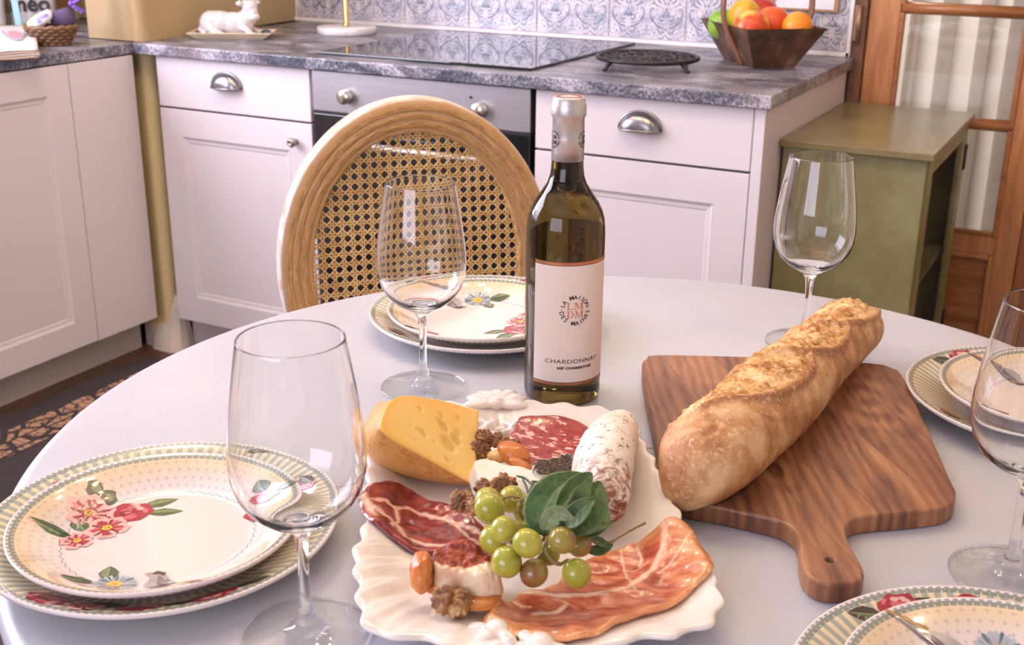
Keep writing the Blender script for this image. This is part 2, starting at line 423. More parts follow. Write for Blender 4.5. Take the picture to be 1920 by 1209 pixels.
# framed picture on the tiles (bottom edge seen above the fruit)
t=empty('framed_picture',(-.775,YW-.008,1.0),0,'small white picture in a narrow wooden frame on the tiled wall above the fruit basket','picture')
M_fw=wood('frame_wood',(.30,.16,.07),(.5,.3,.15),10,'z')
mb=MB(); mb.box(-.085,-.075,-.012,0,-.028,.2); mb.box(.075,.085,-.012,0,-.028,.2); mb.box(-.085,.085,-.012,0,.19,.2); mb.box(-.085,.085,-.010,0,-.028,-.0235); mb.build('frame',M_fw,t)
MB().box(-.0745,.0745,-.008,0,-.023,.189).build('picture_sheet',simple('picture_paper',(.82,.82,.88),.6),t)

# ------------------------------------------------------------------ glazed door and hall behind
M_pine=wood('door_pine',(.36,.13,.045),(.62,.29,.11),5,'z',.35,9,.1)
M_pine2=wood('door_rail_pine',(.22,.075,.025),(.47,.19,.07),5,'x',.3,9,.1)
M_pined=wood('jamb_wood',(.12,.05,.025),(.30,.13,.06),5,'z',.4,9,.1)
DY=YW+.02
door=MB(); door.box(-.622,-.548,DY,DY+.04,.02,2.05,.002).box(-.256,-.205,DY,DY+.04,.02,2.05,.002).box(-.548,-.256,DY,DY+.04,.405,.455,.002).box(-.548,-.256,DY,DY+.04,.02,.13,.002).box(-.548,-.256,DY,DY+.04,1.95,2.05,.002)
door=struct(door,'door_1',M_pine)
mb=MB()
for z in (.722,.986,1.25,1.51,1.76): mb.tube([(-.545,DY+.008,z+.002),(-.258,DY+.008,z+.002)],.0145,8,flat=1.0)
mb.build('glazing_bar',M_pine2,door)
mb=MB()
for (za,zb) in ((.455,.71),(.735,.973),(.999,1.24),(1.262,1.5)):
    mb.box(-.5485,-.536,DY-.004,DY+.012,za-.004,zb+.004,.003); mb.box(-.268,-.2555,DY-.004,DY+.012,za-.004,zb+.004,.003)
mb.box(-.536,-.268,DY-.003,DY+.01,.453,.464,.002)
mb.build('moulding',M_pine2,door)
for (za,zb) in ((.455,.71),(.735,.973),(.999,1.24)):
    MB().box(-.54,-.262,DY+.018,DY+.021,za,zb).build('pane',M_glz,door)
MB().box(-.548,-.256,DY+.012,DY+.03,.13,.405).build('lower_panel',M_pine2,door)
mb=MB(); mb.box(-.548,-.535,DY+.0,DY+.014,.13,.405,.003).box(-.269,-.256,DY+.0,DY+.014,.13,.405,.003).box(-.535,-.269,DY,DY+.014,.392,.405,.003); mb.build('panel_bead',M_pine,door)
tr=MB(); tr.box(-.656,-.624,DY-.012,DY+.06,0,2.08,.003).box(-.665,-.15,DY-.01,DY+.06,2.055,2.12); struct(tr,'trim_1',M_pined)
mb=MB(); mb.box(-.6535,-.643,DY-.022,DY-.010,.905,.99,.001); mb.tube([(-.641,DY-.018,.90),(-.641,DY-.018,.99)],.006,10); mb.build('hinge',simple('old_brass',(.35,.22,.14),.4,60,.3,metal=.7),bpy.data.objects['trim_1'])
d2=MB(); d2.box(-.203,-.12,DY+.004,DY+.04,.02,2.05,.002).box(-.12,.35,DY+.012,DY+.04,.02,2.05); struct(d2,'door_2',wood('door_pine_dark',(.20,.065,.02),(.38,.14,.05),5,'z',.35,9,.1))
wallbox('wall_door',(.35,2.2,YW+.008,YW+.16,0,2.5)); struct(MB().box(-.66,.35,YW+.008,YW+.16,2.12,2.5),'wall_lintel',M_wallw)
hw=MB(); hw.box(-1.6,1.6,4.75,4.85,0,2.5).box(-1.6,-1.5,3.2,4.8,0,2.5).box(1.5,1.6,3.2,4.8,0,2.5).box(-1.6,1.6,3.2,4.8,2.5,2.6); struct(hw,'wall_hall',M_wallw)
# curtain
m=Mat('white_voile'); n=m.noise(220,2,.5,m.mapped((1,1,.3)))
mt=m.set(m.mix(n,(.72,.66,.60),(.80,.75,.70)),.8,sheen=.2)
tb=m.nt.nodes.new('ShaderNodeBsdfTranslucent'); tb.inputs[0].default_value=(.85,.80,.76,1); mx=m.nt.nodes.new('ShaderNodeMixShader'); mx.inputs[0].default_value=.45
out=m.nt.nodes['Material Output']; m.nt.links.new(m.b.outputs[0],mx.inputs[1]); m.nt.links.new(tb.outputs[0],mx.inputs[2]); m.nt.links.new(mx.outputs[0],out.inputs[0]); M_voile=mt
mb=MB(); nx=150; nzz=24; vs=[]
for j in range(nzz):
    for i in range(nx):
        u=i/(nx-1); z=.36+1.6*j/(nzz-1); xx=-.56+.34*u
        ph=u*2*pi*4.3+.5*sin(z*2.0)+1.0*nz(u*2.5,z*.6,0,1); amp=.032*(1-.35*u)
        vs.append((xx+.006*sin(ph*2), DY+.095+amp*sin(ph)+.010*nz(u*5,z*2,3,1), z))
mb.add(vs,[(j*nx+i,j*nx+i+1,(j+1)*nx+i+1,(j+1)*nx+i) for j in range(nzz-1) for i in range(nx-1)],True)
tag(mb.build('curtain',M_voile),'gathered white voile curtain hanging behind the panes of the pine door','curtain')
# ------------------------------------------------------------------ kitchen units
M_cab=simple('cabinet_lacquer',(.74,.67,.68),.32,3,.015)
M_gap=simple('dark_gap',(.03,.025,.025),.7)
M_pewter=simple('pewter',(.30,.29,.30),.28,60,.1,metal=1)
m=Mat('granite_laminate'); n=m.noise(14,6,.7,m.mapped((.5,1,1)),.8); n2=m.noise(170,3,.75); vv=m.voro(230)
k=(n*.55+n2*.45); c=m.ramp(k,[(.41,(.03,.034,.055)),(.475,(.10,.105,.14)),(.53,(.22,.215,.25)),(.59,(.52,.49,.55))])
c=m.mix((m.noise(5,3)).ss(.48,.72)*.55,c,(.17,.12,.10)); c=m.mix(vv.lt(.16)*n.ss(.42,.6)*.7,c,(.60,.56,.60))
m.bump(n2,.12,.0006); M_gran=m.set(c,.30)
ct=empty('worktop',(-1.2,2.6,ZC),0,'mottled blue-grey granite-look worktop running round the kitchen corner','worktop')
def wld(mb,t):   # geometry given in world coordinates below an empty
    L=t.matrix_world if False else Matrix.Translation(t.location)@Matrix.Rotation(t.rotation_euler.z,4,'Z')
    I=L.inverted(); mb.v=[tuple(I@Vector(p)) for p in mb.v]; return mb
mb=MB(); mb.box(XL,-.641,Y0,YW,ZT,ZC,.0025); wld(mb,ct).build('rear_slab',M_gran,ct)
mb=MB(); mb.box(-2.95,XL-.0003,-.2,Y0+.018,ZT,ZC,.0025).box(-2.95,-2.509,Y0+.016,2.70,ZT,ZC-.0002); wld(mb,ct).build('side_slab',M_gran,ct)
def shaker(x0,x1,z0,z1,fr,par,name='door',y=0,mat=None):
    """door leaf in local coordinates, face at y=0 looking to -y, moulded recess"""
    mb=MB(); t=.019; r=fr
    mb.box(x0,x1,y+.006,y+t,z0,z1)
    mb.box(x0,x0+r,y,y+.01,z0,z1,.0012); mb.box(x1-r,x1,y,y+.01,z0,z1,.0012); mb.box(x0+r-.001,x1-r+.001,y,y+.01,z0,z0+r,.0012); mb.box(x0+r-.001,x1-r+.001,y,y+.01,z1-r,z1,.0012)
    a,b,c,d=x0+r,x1-r,z0+r,z1-r; 
    for (w0,w1,h0,h1) in ((0,.006,.000,.0035),(.006,.014,.0035,.0045),(.014,.020,.0045,.0085)):
        for (p,q) in (((a,c,1,1),(b,c,-1,1)),((b,c,-1,1),(b,d,-1,-1)),((b,d,-1,-1),(a,d,1,-1)),((a,d,1,-1),(a,c,1,1))):
            mb.add([(p[0]+p[2]*w0,y+h0,p[1]+p[3]*w0),(q[0]+q[2]*w0,y+h0,q[1]+q[3]*w0),(q[0]+q[2]*w1,y+h1,q[1]+q[3]*w1),(p[0]+p[2]*w1,y+h1,p[1]+p[3]*w1)],[(0,1,2,3)])
    return mb.build(name,mat or M_cab,par)
def cup_pull(par,x,z,w=.046,h=.036):
    mb=MB(); vs=[];n=16;mm=8
    for j in range(mm+1):
        e=pi/2*j/mm
        for i in range(n+1):
            a=pi*i/n; vs.append((x+w*cos(a)*cos(e)**.6 if j<mm else x+w*.0*cos(a), -.003-.024*sin(e)*(1 if True else 1), z+h*sin(a)*max(.0,cos(e))**.75))
    mb.add(vs,[(j*(n+1)+i,(j+1)*(n+1)+i,(j+1)*(n+1)+i+1,j*(n+1)+i+1) for j in range(mm) for i in range(n)],True)
    mb.tube([(x+w*1.04*cos(pi*i/20),-.003,z+h*1.06*sin(pi*i/20)) for i in range(21)],.0032,8)
    mb.tube([(x-w*1.04,-.004,z)]+[(x-w*cos(pi*i/16),-.003-.0245*sin(pi*i/16)**.8,z) for i in range(17)]+[(x+w*1.04,-.004,z)],.0022,6)
    return mb.build('cup_handle',M_pewter,par)
def carcass(par,x0,x1,y0,y1,z0=.11,z1=.8375):
    return MB().box(x0,x1,y0,y1,z0,z1).build('carcass',M_gap,par)
# left rear unit
t=empty('drawer_cabinet',(-2.0315,YF,0),0,'white base cabinet with cup handle drawer and round door knob, left of the oven','cabinet')
carcass(t,-.248,.248,.022,.60); d=MB().box(-.2465,.2465,0,.019,.7055,.8345,.002).build('drawer',M_cab,t); cup_pull(d,-.012,.770)
d=shaker(-.2465,.2465,.112,.7005,.072,t)
mb=MB(); mb.lathe([(0,0),(.0075,0),(.0065,.010),(.0115,.015),(.0125,.021),(.0085,.027),(.004,.0275),(.0035,.0245),(0,.0245)],24,(.1975,0,.654),ax='y'); mb.build('knob',simple('old_pewter',(.40,.38,.37),.35,90,.2,metal=.8),d)
MB().box(-.25,.25,.07,.085,0,.11).build('plinth',simple('plinth_lacquer',(.60,.52,.48),.4),t)
# oven
t=empty('built_in_oven',(-1.479,YF,0),0,'built-in oven with brushed steel control panel and black glass door, behind the cane chair','oven')
m=Mat('brushed_steel'); v=m.mapped((1,40,160)); n=m.noise(6,4,.6,v); M_steel=m.set(m.ramp(n,[(.3,(.50,.50,.53)),(.7,(.64,.63,.66))]),.36,metal=1); m.bump(n,.05,.0003)
M_black=simple('black_glass',(.012,.012,.014),.06,10,.1,coat=.5)
carcass(t,-.298,.300,.03,.58); pn=MB().box(-.2975,.2955,-.002,.03,.7365,.8345,.0025).build('control_panel',M_steel,t)
M_kn=simple('knob_metal',(.72,.66,.58),.22,30,.05,metal=1)
for kx in (-.193,.172):
    mb=MB(); mb.lathe([(0,0),(.017,0),(.017,.004),(.0175,.004),(.0165,.021),(.0155,.0225),(0,.0225)],32,(kx,-.002,.778),ax='y'); mb.box(kx-.002,kx+.002,-.0255,-.0235,.768,.788); mb.build('knob',M_kn,pn)
MB().lathe([(0,0),(.0035,0),(.0035,.001),(0,.001)],16,(.146,-.0025,.804),ax='y').build('indicator',M_black,pn)
dr=MB().box(-.2975,.2955,0,.028,.14,.7305,.002).build('door',M_black,t)
mb=MB(); mb.tube([(-.24,-.045,.672),(.24,-.045,.672)],.009,14); mb.box(-.225,-.21,-.045,0,.667,.677); mb.box(.21,.225,-.045,0,.667,.677); mb.build('handle',M_steel,dr)
mb=MB(); mb.box(-.2975,.2955,0,.03,.7305,.7365).build('vent_strip',simple('vent_black',(.03,.03,.04),.3),t)
MB().box(-.3,.3,.07,.085,0,.13).build('plinth',bpy.data.materials['plinth_lacquer'],t)
# right rear unit
t=empty('drawer_cabinet',(-.9235,YF,0),0,'white base cabinet with cup handle drawer and a plain door, right of the wine bottle','cabinet')
carcass(t,-.248,.243,.022,.60); d=MB().box(-.2465,.2435,0,.019,.7055,.8345,.002).build('drawer',M_cab,t); cup_pull(d,.0015,.770)
d=shaker(-.2465,.2435,.112,.7005,.072,t); 
MB().box(.246,.2685,-.002,.69,.0,.8370,.001).build('end_panel',M_cab,t)
MB().box(-.25,.245,.07,.085,0,.11).build('plinth',bpy.data.materials['plinth_lacquer'],t)
for g in [o for o in bpy.data.objects if o.name.startswith('drawer_cabinet') and o.parent is None]: g['group']='white drawer cabinets beside the oven'
# side run (faces +x)
t=empty('corner_cabinet',(XL,1.30,0),pi/2,'white base cabinet side run with panelled door under the left worktop','cabinet')
# local x -> world y, local y -> world -x
MB().box(-1.3,.995,.022,.55,.112,.8370).build('carcass',M_gap,t)
shaker(.1855,.7835,.114,.8345,.07,t); shaker(-.4165,.1825,.114,.8345,.07,t); shaker(-1.02,-.4195,.114,.8345,.07,t)
MB().box(.7865,1.001,0,.019,.112,.8345,.0015).build('filler_panel',M_cab,t)
MB().box(-1.3,1.02,.092,.108,0,.112).build('plinth',bpy.data.materials['plinth_lacquer'],t)

# ------------------------------------------------------------------ things on the worktop
t=MB().box(-1.797,-1.208,2.374,2.985,ZC+.0005,ZC+.0065,.002).build('ceramic_hob',simple('hob_glass',(.01,.01,.012),.025,10,.1,spec=.8))
tag(t,'black glass ceramic hob set flat into the grey worktop','hob')
mm=[]
for (hx,hy,hr) in ((-1.65,2.54,.085),(-1.36,2.54,.07),(-1.65,2.82,.07),(-1.36,2.82,.095)):
    mb=MB(); mb.lathe([(hr,0),(hr+.0015,0)],48,(hx,hy,ZC+.0068)); mb.build('cooking_zone',simple('zone_print',(.12,.12,.13),.3),t)
# trivet
M_iron=simple('cast_iron',(.022,.020,.022),.42,80,.3,.5,metal=.3)
t=empty('iron_trivet',(-1.014,2.581,ZC),radians(20),'round black cast iron trivet on short feet, right of the hob','trivet')
mb=MB(); zt=.022
mb.tube([(.115*cos(2*pi*i/64),.115*sin(2*pi*i/64),zt) for i in range(64)],.005,8,True); 
mb.tube([(.062*cos(2*pi*i/48),.062*sin(2*pi*i/48),zt) for i in range(48)],.0035,6,True)
mb.tube([(.030*cos(2*pi*i/32),.030*sin(2*pi*i/32),zt) for i in range(32)],.0035,6,True); mb.lathe([(0,zt-.003),(.012,zt-.003),(.012,zt+.003),(0,zt+.003)],20)
for k in range(12):
    a=k*pi/6; ca,sa=cos(a),sin(a)
    mb.tube([(r*ca-.008*sin(r*40)*sa,r*sa+.008*sin(r*40)*ca,zt) for r in (.012,.03,.045,.062,.08,.1,.114)],.003,6)
    b=a+pi/12; mb.tube([(.088*cos(b)+.013*cos(q*pi/5),.088*sin(b)+.013*sin(q*pi/5),zt) for q in range(10)],.0025,6,True)
mb.build('grid',M_iron,t)
for k in range(4):
    a=pi/4+k*pi/2; MB().tube([(.112*cos(a),.112*sin(a),.02),(.122*cos(a),.122*sin(a),.012),(.126*cos(a),.126*sin(a),.004),(.134*cos(a),.134*sin(a),.0035)],[.006,.005,.0045,.0035],8).build('foot',M_iron,t)
# paper towel holder
t=empty('towel_holder',(-2.01,2.80,ZC),0,'round white marble base with a thin brass pole, between cow and hob','holder')
m=Mat('white_marble'); n=m.noise(9,6,.6,None,1.5); M_marb=m.set(m.ramp(n,[(.4,(.80,.77,.78)),(.52,(.66,.62,.64)),(.58,(.82,.79,.79))]),.3)
MB().lathe([(0,0),(.081,0),(.083,.002),(.083,.017),(.081,.019),(0,.019)],64).build('base',M_marb,t)
M_brass=simple('brass',(.62,.46,.22),.25,30,.08,metal=1)
MB().lathe([(0,.019),(.010,.019),(.010,.024),(.0075,.026),(.0075,.33),(.012,.335),(.012,.35),(0,.352)],24,(.0,-.0,0)).build('pole',M_brass,t)
# cow on tray
M_porc=simple('white_porcelain',(.70,.66,.68),.12,5,.01,coat=.6)
def remesh(o,vox,sm=6):
    r=o.modifiers.new('r','REMESH'); r.mode='VOXEL'; r.voxel_size=vox; r.use_smooth_shade=True
    s=o.modifiers.new('s','CORRECTIVE_SMOOTH') if False else o.modifiers.new('s','SMOOTH'); s.factor=.6; s.iterations=sm
    bpy.context.view_layer.update(); dg=bpy.context.evaluated_depsgraph_get(); me=bpy.data.meshes.new_from_object(o.evaluated_get(dg))
    old=o.data; o.modifiers.clear(); o.data=me; me.name=old.name
    for p in me.polygons: p.use_smooth=True
    return o
CX,CY=-2.197,2.535; CR=-YAW+radians(2)
t=empty('serving_tray',(CX,CY,ZC),CR,'small cream rectangular tray with flared rim under the porcelain cow','tray')
mb=MB(); L0,W0,L1,W1=.088,.040,.112,.058; P=[]
for (l,w_,z) in ((L0,W0,0),(L1,W1,.017),(L1-.003,W1-.003,.0185),(L0-.002,W0-.002,.004)):
    P+= [(-l,-w_,z),(l,-w_,z),(l,w_,z),(-l,w_,z)]
mb.add(P,[(3,2,1,0)]+[(k*4+i,k*4+(i+1)%4,k*4+4+(i+1)%4,k*4+4+i) for k in range(3) for i in range(4)]+[(12,13,14,15)])
mb.build('tray_body',simple('cream_glaze',(.80,.66,.46),.25),t)
for sx in (-1,1): MB().ell((sx*.088,.018,.0125),(.015,.012,.009)).build('blue_spot',simple('blue_glaze',(.05,.09,.16),.2),t)
t=MB(); E=t.ell
E((-.035,0,.040),(.050,.034,.038)); E((-.056,0,.040),(.036,.036,.038)); E((.005,0,.038),(.05,.032,.036)); E((.032,0,.040),(.032,.031,.036))
E((.046,-.002,.056),(.027,.025,.030),rot=Matrix.Rotation(radians(14),3,'Y')); E((.056,-.008,.088),(.0225,.021,.023)); E((.064,-.014,.072),(.0165,.0165,.020)); E((.069,-.018,.060),(.0165,.0165,.0125))
t.tube([(.066,.004,.096),(.074,.014,.102),(.080,.024,.101)],[.006,.009,.004],8); t.tube([(.040,-.016,.096),(.030,-.022,.102),(.020,-.026,.100)],[.006,.010,.004],8)
t.tube([(.064,.000,.104),(.066,.004,.114),(.068,.004,.120)],[.005,.0045,.002],8); t.tube([(.044,-.012,.104),(.041,-.014,.114),(.040,-.014,.120)],[.005,.0045,.002],8)
t.tube([(-.058,-.026,.030),(-.040,-.036,.016),(-.018,-.038,.008),(.0,-.038,.006)],[.014,.012,.007,.006],10); t.tube([(.030,-.022,.030),(.050,-.032,.022),(.066,-.033,.008),(.05,-.036,.006),(.03,-.036,.006)],[.010,.009,.007,.007,.006],10)
t.tube([(-.085,0,.04),(-.092,-.012,.02),(-.07,-.03,.008)],[.004,.004,.005],8); t.tube([(.055,.025,.02),(.075,.022,.008),(.082,.020,.006)],[.009,.008,.006],8)
cow=t.build('ceramic_cow',M_porc,None,(CX,CY,ZC+.0055),CR)
tag(cow,'glossy white porcelain cow figurine lying on a cream tray','figurine'); cow.scale=(.94,.98,.86)
remesh(cow,.0018,5)
# fruit basket
m=Mat('dark_copper_wood'); n=m.noise(18,5,.65); M_bask=m.set(m.ramp(n,[(.35,(.045,.022,.015)),(.55,(.13,.06,.035)),(.72,(.30,.16,.09))]),.42); m.bump(m.noise(60,3),.2,.001)
FB=Vector((-.797,2.693,ZC)); ang=atan2(.664,.748)   # local x = e2, local y = e1
t=empty('fruit_basket',FB,ang,'square dark brown wooden basket with an arched handle on the worktop end','basket')
bl=[(0,0),(.102,0),(.102,.17),(0,.17)]; rm=[(-.045,-.048),(.152,-.048),(.152,.225),(-.045,.225)]; hz=.092
def quadshell(A,B,z0,z1,th,name):
    for i in range(4):
        j=(i+1)%4; cx=sum(p[0] for p in bl)/4; cy=sum(p[1] for p in bl)/4
        def inn(p): d=sqrt((p[0]-cx)**2+(p[1]-cy)**2); return (p[0]+(cx-p[0])*th/d*1.4,p[1]+(cy-p[1])*th/d*1.4)
        a,b,c,d=A[i],A[j],B[j],B[i]; ai,bi,ci,di=map(inn,(a,b,c,d))
        MB().add([(*a,z0),(*b,z0),(*c,z1),(*d,z1),(*ai,z0+.004),(*bi,z0+.004),(*ci,z1-.001),(*di,z1-.001)],[(0,1,2,3),(5,4,7,6),(3,2,6,7),(0,4,5,1),(1,5,6,2),(0,3,7,4)]).build(name,M_bask,t)
quadshell(bl,rm,0,hz,.006,'side_board')
MB().prism(bl,.0,.006).build('bottom',M_bask,t)
mb=MB(); hp=[(-.0035,.062,.0),(-.02,.062,.035),(-.047,.062,.085),(-.058,.062,.13),(-.048,.062,.20),(-.01,.062,.26),(.055,.062,.29),(.12,.062,.26),(.155,.062,.20),(.165,.062,.13),(.155,.062,.085),(.125,.062,.035),(.106,.062,.0)]
Q=catmull(hp,40,False); vs=[]
for (px,py,pz) in Q:
    n=Vector((px-.053,0,pz-.10)); n.normalize()
    for (s1,s2) in ((-1,-1),(1,-1),(1,1),(-1,1)): vs.append((px+n.x*.0035*s2+ (0), py+.009*s1, max(.0005,pz+n.z*.0035*s2)))
mb.add(vs,[(i*4+k,i*4+(k+1)%4,i*4+4+(k+1)%4,i*4+4+k) for i in range(39) for k in range(4)],True); mb.build('handle',simple('bent_wood',(.25,.11,.06),.4,20,.25),t)
def fruit(name,label,pos,r,mat,sq=(1,1,1),fn=None,rot=None,stem=False):
    mb=MB(); mb.ell((0,0,0),(r*sq[0],r*sq[1],r*sq[2]),28,20,fn=fn or (lambda d:1-.10*exp(-((1-d.z)/.06))-.05*exp(-((1+d.z)/.06))))
    o=mb.build(name,mat,None,pos); 
    if rot: o.rotation_euler=rot
    tag(o,label,'fruit','fruit in the brown basket'); return o
def skin(name,c1,c2,sc=6,rough=.3,lo=.4,hi=.6,bmp=0):
    m=Mat(name); n=m.noise(sc*4,4,.5); c=m.mix(n.ss(lo,hi),c1,c2)
    if bmp: m.bump(m.noise(500,2),bmp,.0006)
    return m.set(c,rough,sss=.08,sscale=.01)
def fpos(x,y,z): return Matrix.Translation(FB)@Matrix.Rotation(ang,4,'Z')@Vector((x,y,z))
fr=[(-0.9129,2.87),(-0.962,3.1567),(-0.8809,2.958),(-0.9764,3.3514),(-0.8423,3.0359),(-0.7699,2.9994)]
FZ=ZC+.088
M_gr=skin('green_skin',(.17,.38,.03),(.28,.48,.05),5); M_ye=skin('yellow_skin',(.78,.50,.03),(.72,.38,.02),3,.4); M_pe=skin('blush_skin',(.88,.58,.10),(.72,.09,.03),4,.3,.42,.56)
M_re=skin('red_skin',(.40,.02,.02),(.55,.05,.03),6); M_or=skin('orange_red_skin',(.80,.17,.03),(.72,.10,.03),4,.35); M_o2=skin('orange_peel',(.92,.36,.03),(.90,.28,.02),5,.38,bmp=.5)
fruit('green_apple','bright green apple at the left side of the brown basket',fpos(-.008,.168,.082),.038,M_gr)
fruit('yellow_lemon','long yellow lemon leaning between green apple and red apple',fpos(.030,.140,.100),.041,M_ye,(1.25,.95,.98),rot=(0,radians(-40),radians(-60)),fn=lambda d:1+.14*exp(-((1-abs(d.x))/.05)))
fruit('blushed_apple','yellow apple with red blush in front, in the middle of the basket',fpos(.012,.058,.084),.0435,M_pe)
fruit('red_apple','dark red apple at the back of the basket behind the others',fpos(.085,.165,.104),.042,M_re)
fruit('nectarine','orange-red nectarine between the blushed apple and the orange',fpos(.080,.088,.092),.040,M_or)
fruit('orange','small bright orange with dimpled peel at the right of the basket',fpos(.112,.022,.088),.0355,M_o2,fn=lambda d:1)
fruit('tangerine','orange-red fruit low in the basket, just showing at the rim',fpos(.052,.050,.050),.026,M_or)
# --- left worktop clutter
M_card=simple('coffee_foil',(.52,.50,.54),.28,20,.08)
FONT=None
def text_mesh(s,size,bold=0,ext=0,spacing=1.0):
    c=bpy.data.curves.new('t','FONT'); c.body=s; c.size=size; c.offset=bold; c.extrude=ext; c.align_x='CENTER'; c.space_character=spacing; c.resolution_u=3
    o=bpy.data.objects.new('t',c); COL.objects.link(o); bpy.context.view_layer.update()
    me=bpy.data.meshes.new_from_object(o.evaluated_get(bpy.context.evaluated_depsgraph_get()))
    bpy.data.objects.remove(o); bpy.data.curves.remove(c)
    v=[tuple(p.co) for p in me.vertices]; f=[tuple(p.vertices) for p in me.polygons]; bpy.data.meshes.remove(me); return v,f
M_ink=simple('black_ink',(.02,.02,.025),.5)
M_green=simple('green_print',(.22,.42,.05),.4,15,.2); M_leaf=simple('pale_green_print',(.48,.60,.20),.4)
def pack(pos,rz,w,d,h,label,word=None,tilt=0):
    t=empty('coffee_pack',pos,rz,label,'package','coffee packs behind the wicker basket'); t.rotation_euler=(radians(-6),tilt,rz)
    mb=MB(); vs=[];nx,nz_=14,16
    P=[(-w/2+.008,-d/2),(w/2-.008,-d/2),(w/2,-d/2+.008),(w/2,d/2-.008),(w/2-.008,d/2),(-w/2+.008,d/2),(-w/2,d/2-.008),(-w/2,-d/2+.008)]
    for k in range(nz_):
        z=h*k/(nz_-1); q=1-.35*sst(.75,1,k/(nz_-1)); vs+=[(x+.002*nz(k*.7,x*60,1),y*q+.002*nz(k,x*50,y*40,.8),z) for x,y in P]
    mb.add(vs,[(k*8+i,k*8+(i+1)%8,k*8+8+(i+1)%8,k*8+8+i) for k in range(nz_-1) for i in range(8)]+[tuple(range(8))[::-1],tuple((nz_-1)*8+i for i in range(8))],True)
    mb.build('bag',M_card,t)
    mb=MB(); mb.box(-w/2+.006,w/2-.006,-d/2-.0025,-d/2-.001,.004,.018); mb.build('green_band',M_green,t)
    mb=MB(); mb.ell((w*.12,-d/2-.0015,.030),(w*.16,.001,.012)); mb.ell((w*.34,-d/2-.0015,.046),(w*.10,.001,.008)); mb.build('leaf_print',M_leaf,t)
    if word:
        v,f=text_mesh(word,.060,.0016); mb=MB(); mb.add([(p[0]*1.0-.004,-d/2-.0032,p[1]+.050) for p in v],f); mb.build('lettering',M_ink,t)
    return t
p=[(-2.8328,2.322),(-2.7711,2.3976),(-2.7744,2.3266)]
pack((p[0][0]-.04,p[0][1]-.04,ZC),radians(42),.13,.06,.24,'white coffee pack with green band at the far left edge of the worktop')
t=pack((p[1][0]-.03,p[1][1]+.005,ZC),radians(42),.12,.06,.22,'white coffee pack printed with black lettering behind the wicker basket','méo')
mb=MB(); mb.ell((-.03,-.034,.15),(.025,.001,.02)); mb.build('leaf_print',M_green,bpy.data.objects['coffee_pack'])
t=MB().box(-.009,.009,-.003,.003,0,.30,.001).build('blue_strip',simple('light_blue_plastic',(.35,.60,.74),.3),None,(p[2][0],p[2][1],ZC),radians(35)); tag(t,'narrow light blue upright strip between the two coffee packs','strip'); t.rotation_euler=(radians(-6),radians(-5),radians(35))
t=MB().box(-.06,.06,-.009,.009,0,.32,.003).build('wooden_board',wood('board_wood',(.22,.11,.05),(.40,.22,.10),8,'z'),None,(-2.84,2.625,ZC),radians(0)); tag(t,'brown wooden board standing against the side wall behind the coffee packs','board'); t.rotation_euler=(0,0,radians(90)); t.location=(-2.932,2.60,ZC+.0005); 
# wicker basket
bc=[(-2.463,2.1604)][0]
t=empty('wicker_basket',(bc[0],bc[1],ZC),radians(30),'low brown wicker basket holding small packets on the left worktop','basket')
M_wick=simple('wicker',(.17,.085,.035),.5,70,.35,.3); mb=MB()
def bw(z): return .033+.018*sst(0,.055,z)
for k in range(5):
    z=.004+k*.0085; R=bw(z); mb.tube([((R+.003*cos(14*2*pi*i/112+ (pi if k%2 else 0)))*1.25*cos(2*pi*i/112),(R+.003*cos(14*2*pi*i/112+(pi if k%2 else 0)))*.8*sin(2*pi*i/112),z) for i in range(112)],.0048,6,True)
mb.build('weave',M_wick,t)
mb=MB()
for i in range(28):
    a=2*pi*i/28; mb.tube([(bw(z)*1.25*cos(a),bw(z)*.8*sin(a),z) for z in (.0,.015,.03,.043)],.003,5)
mb.build('stakes',M_wick,t)['kind']='stuff'
mb=MB(); mb.tube([(bw(.045)*1.25*cos(2*pi*i/60),bw(.045)*.8*sin(2*pi*i/60),.045+.002*sin(i*1.5)) for i in range(60)],.006,6,True); mb.build('rim',M_wick,t); ob=MB().lathe([(0,.002),(1,.002),(1,.006),(0,.006)],36).build('bottom',M_wick,t); ob.scale=(.041,.027,1)
def cloth_sack(name,label,cat,pos,size,mat,rot):
    mb=MB(); mb.ell((0,0,0),size,24,16,fn=lambda d:(1/max(abs(d.x),abs(d.y),abs(d.z))*.35+.65)*(1+.06*nz(d.x*2,d.y*2,d.z*2)))
    o=mb.build(name,mat,None,pos); o.rotation_euler=rot; return tag(o,label,cat)
m=Mat('packet_print'); n=m.noise(28,3); M_pk=m.set(m.mix(n.ss(.56,.60),(.80,.77,.80),(.25,.22,.52)),.35)
o=cloth_sack('soap_packet','white packet with small violet print lying on top of the wicker basket','packet',(bc[0]-.022,bc[1]-.012,ZC+.061),(.036,.028,.014),M_pk,(radians(18),radians(-28),radians(30)))
M_lav=simple('lavender_cloth',(.085,.06,.13),.9,60,.3,.4)
o=cloth_sack('lavender_sachet','dark purple lavender sachet in the wicker basket beside the white packet','sachet',(bc[0]+.008,bc[1]+.036,ZC+.062),(.032,.026,.026),M_lav,(0,radians(-20),radians(35)))
mb=MB(); m=Mat('purple_ribbon'); M_rib=m.set((.16,.06,.50),.35,sheen=.4)
def petal_sheet(mb,c,dirv,up,l,w,n=8):
    vs=[]; d=Vector(dirv).normalized(); u=Vector(up); s=d.cross(u).normalized(); u=s.cross(d)
    for i in range(n+1):
        t_=i/n
        for j in range(5):
            q=(j-2)/2; vs.append(Vector(c)+d*l*t_+s*w*q*(.15+.85*sin(min(1,t_*1.1)*pi*.62))+u*(.006*sin(q*3+t_*5)+.25*l*t_*t_*0))
    mb.add(vs,[(i*5+j,i*5+j+1,i*5+6+j,i*5+5+j) for i in range(n) for j in range(4)],True)
